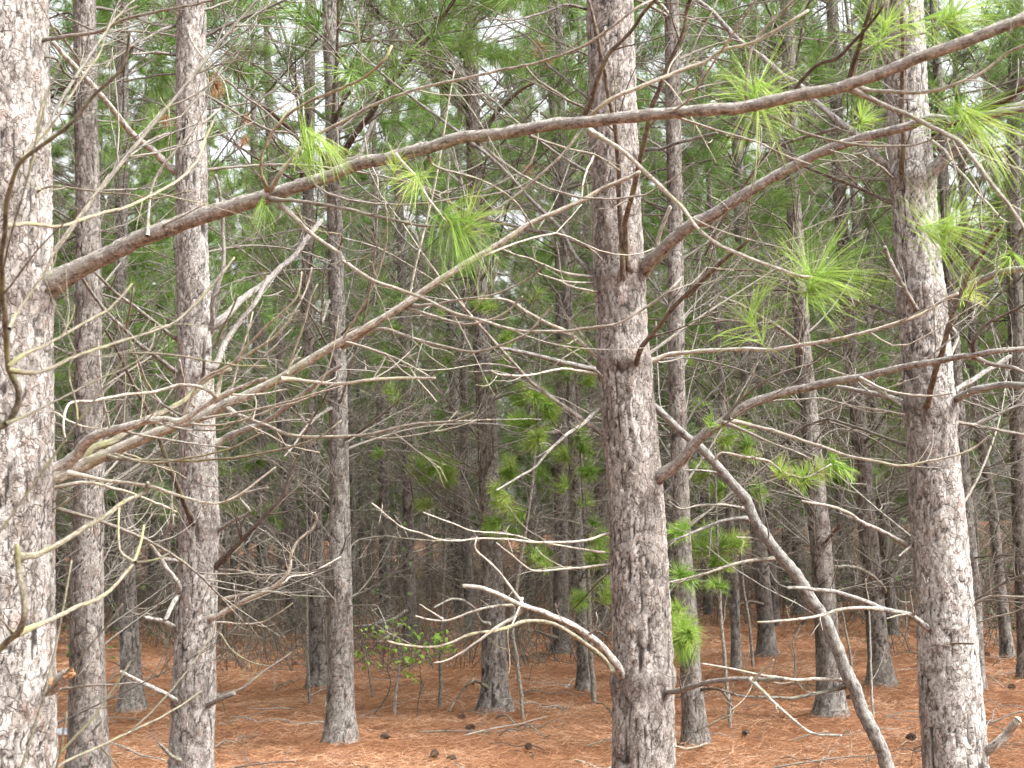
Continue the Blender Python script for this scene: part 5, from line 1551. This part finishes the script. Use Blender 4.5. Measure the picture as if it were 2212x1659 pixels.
def scrap(name, x, y, outline, m, label, cat):
    """a crumpled sheet standing in the straw: outline in metres (right, up)"""
    g = on_ground(x, y)
    b = Buf()
    o = np.array(outline, float)
    n = len(o)
    c = o.mean(0)
    ring = np.vstack([o, c + (o - c) * 0.5, [c]])
    dy = (np.random.rand(len(ring)) - 0.5) * 0.02
    F = np.stack([ring[:, 0], dy + ring[:, 1] * 0.4, ring[:, 1]], -1)
    q = [[i, (i + 1) % n, n + (i + 1) % n, n + i] for i in range(n)]
    t = [[n + i, n + (i + 1) % n, 2 * n] for i in range(n)]
    m2 = len(ring)
    bk = F + np.array([0, 0.002, 0])
    b.add(np.vstack([F, bk]), q + [[j + m2 for j in f[::-1]] for f in q] + [[i, i + m2, (i + 1) % n + m2, (i + 1) % n] for i in range(n)], t + [[j + m2 for j in f[::-1]] for f in t])
    ob = link(name, b.mesh(name, m, smooth=False), None, (g[0], g[1], float(ground_h(g[0], g[1])) + 0.012))
    tag(ob, label, cat)


scrap('paper_scrap', 706, 1527, [(-0.025, 0), (0.025, 0.0), (0.028, 0.05), (0.006, 0.062), (-0.012, 0.035)], M_PAPER, 'white paper scrap standing by the foot of the straight pine', 'paper')
scrap('white_card', 1226, 1488, [(-0.028, 0), (0.026, 0.0), (0.03, 0.03), (-0.024, 0.034)], M_PAPER, 'small white card on the straw behind the arched dead branch', 'card')
scrap('white_scrap', 1226, 1313, [(-0.05, 0), (0.06, 0.0), (0.05, 0.07), (-0.03, 0.06)], M_PAPER, 'tiny white scrap far back beside a dark pine', 'paper')
scrap('plastic_bag', 133, 1588, [(-0.05, 0), (0.05, 0.0), (0.055, 0.04), (0.02, 0.06), (-0.04, 0.05)], M_BLUE, 'pale blue plastic between the two pines at the left', 'plastic bag')

# ---------------------------------------------------------------- undergrowth far back
def undergrowth():
    r = np.random.RandomState(88)
    n = 12500
    u = r.rand(n)
    y = 17 + 45 * u ** 1.1
    x = (r.rand(n) * 2 - 1) * (0.40 * y + 1)
    dens = vnoise(x * 0.35 + 30, y * 0.35 + 30, 5)
    keep = dens > (0.62 - 0.5 * np.clip((y - 17) / 11, 0, 1))
    x, y = x[keep], y[keep]
    n = len(x)
    h = r.uniform(0.5, 2.3, n) * (1 + 0.4 * np.clip((y - 34) / 8, 0, 1)) * (0.6 + 0.4 * np.clip((y - 17) / 12, 0, 1))
    k = 5
    P = np.zeros((n, k, 3))
    P[:, 0] = np.stack([x, y, np.zeros(n) - 0.02], -1)
    d = norm(np.stack([r.randn(n) * 0.5, r.randn(n) * 0.5, np.ones(n)], -1))
    for i in range(1, k):
        d = norm(d + r.randn(n, 3) * 0.28 + np.array([0, 0, -0.06]))
        P[:, i] = P[:, i - 1] + d * (h / (k - 1))[:, None]
    b = Buf()
    tubes(b, P, np.linspace(0.006, 0.003, k)[None] * r.uniform(0.7, 1.3, (n, 1)), 3)
    for lv in range(1):
        i = r.randint(1, k - 1, n)
        S = P[np.arange(n), i]
        Q = np.zeros((n, 4, 3))
        Q[:, 0] = S
        d = norm(r.randn(n, 3) * np.array([1, 1, 0.6]) + np.array([0, 0, 0.3]))
        for j in range(1, 4):
            d = norm(d + r.randn(n, 3) * 0.3)
            Q[:, j] = Q[:, j - 1] + d * (h * 0.18)[:, None]
        tubes(b, Q, np.linspace(0.004, 0.0025, 4)[None] * np.ones((n, 1)), 3)
    o = link('undergrowth', b.mesh('undergrowth', W_BRUSH))
    tag(o, 'tangle of thin leafless brush under the far pines', 'brush', None, 'stuff')
    # a few green leaves in the brush
    m = 9000
    y = r.uniform(18, 42, m)
    x = (r.rand(m) * 2 - 1) * (0.40 * y + 1)
    gsel = (vnoise(x * 0.5 + 70, y * 0.5 + 70, 9) > 0.60) | ((np.abs(x - 0.355 * y) < 0.8) & (y > 22) & (y < 30))
    x, y = x[gsel], y[gsel]
    m = len(x)
    z = r.rand(m) ** 1.5 * 1.7 + 0.1
    b = Buf()
    needles(b, np.stack([x, y, z], -1), r.randn(m, 3) * np.array([1, 1, 0.5]), r.uniform(0.04, 0.09, m), r.uniform(0.025, 0.05, m), r.uniform(0, 0.6, m), r.rand(m), 2)
    o = link('undergrowth_leaves', b.mesh('undergrowth_leaves', N_BRUSH))
    tag(o, 'scattered green leaves of low brush under the far pines', 'leaves', None, 'stuff')


undergrowth()
print('leaves', nleaf, 'objects', len(scene.objects), 'tris', sum(sum(len(p.vertices) - 2 for p in m.polygons[:0]) or len(m.loops) - 2 * len(m.polygons) for m in bpy.data.meshes))
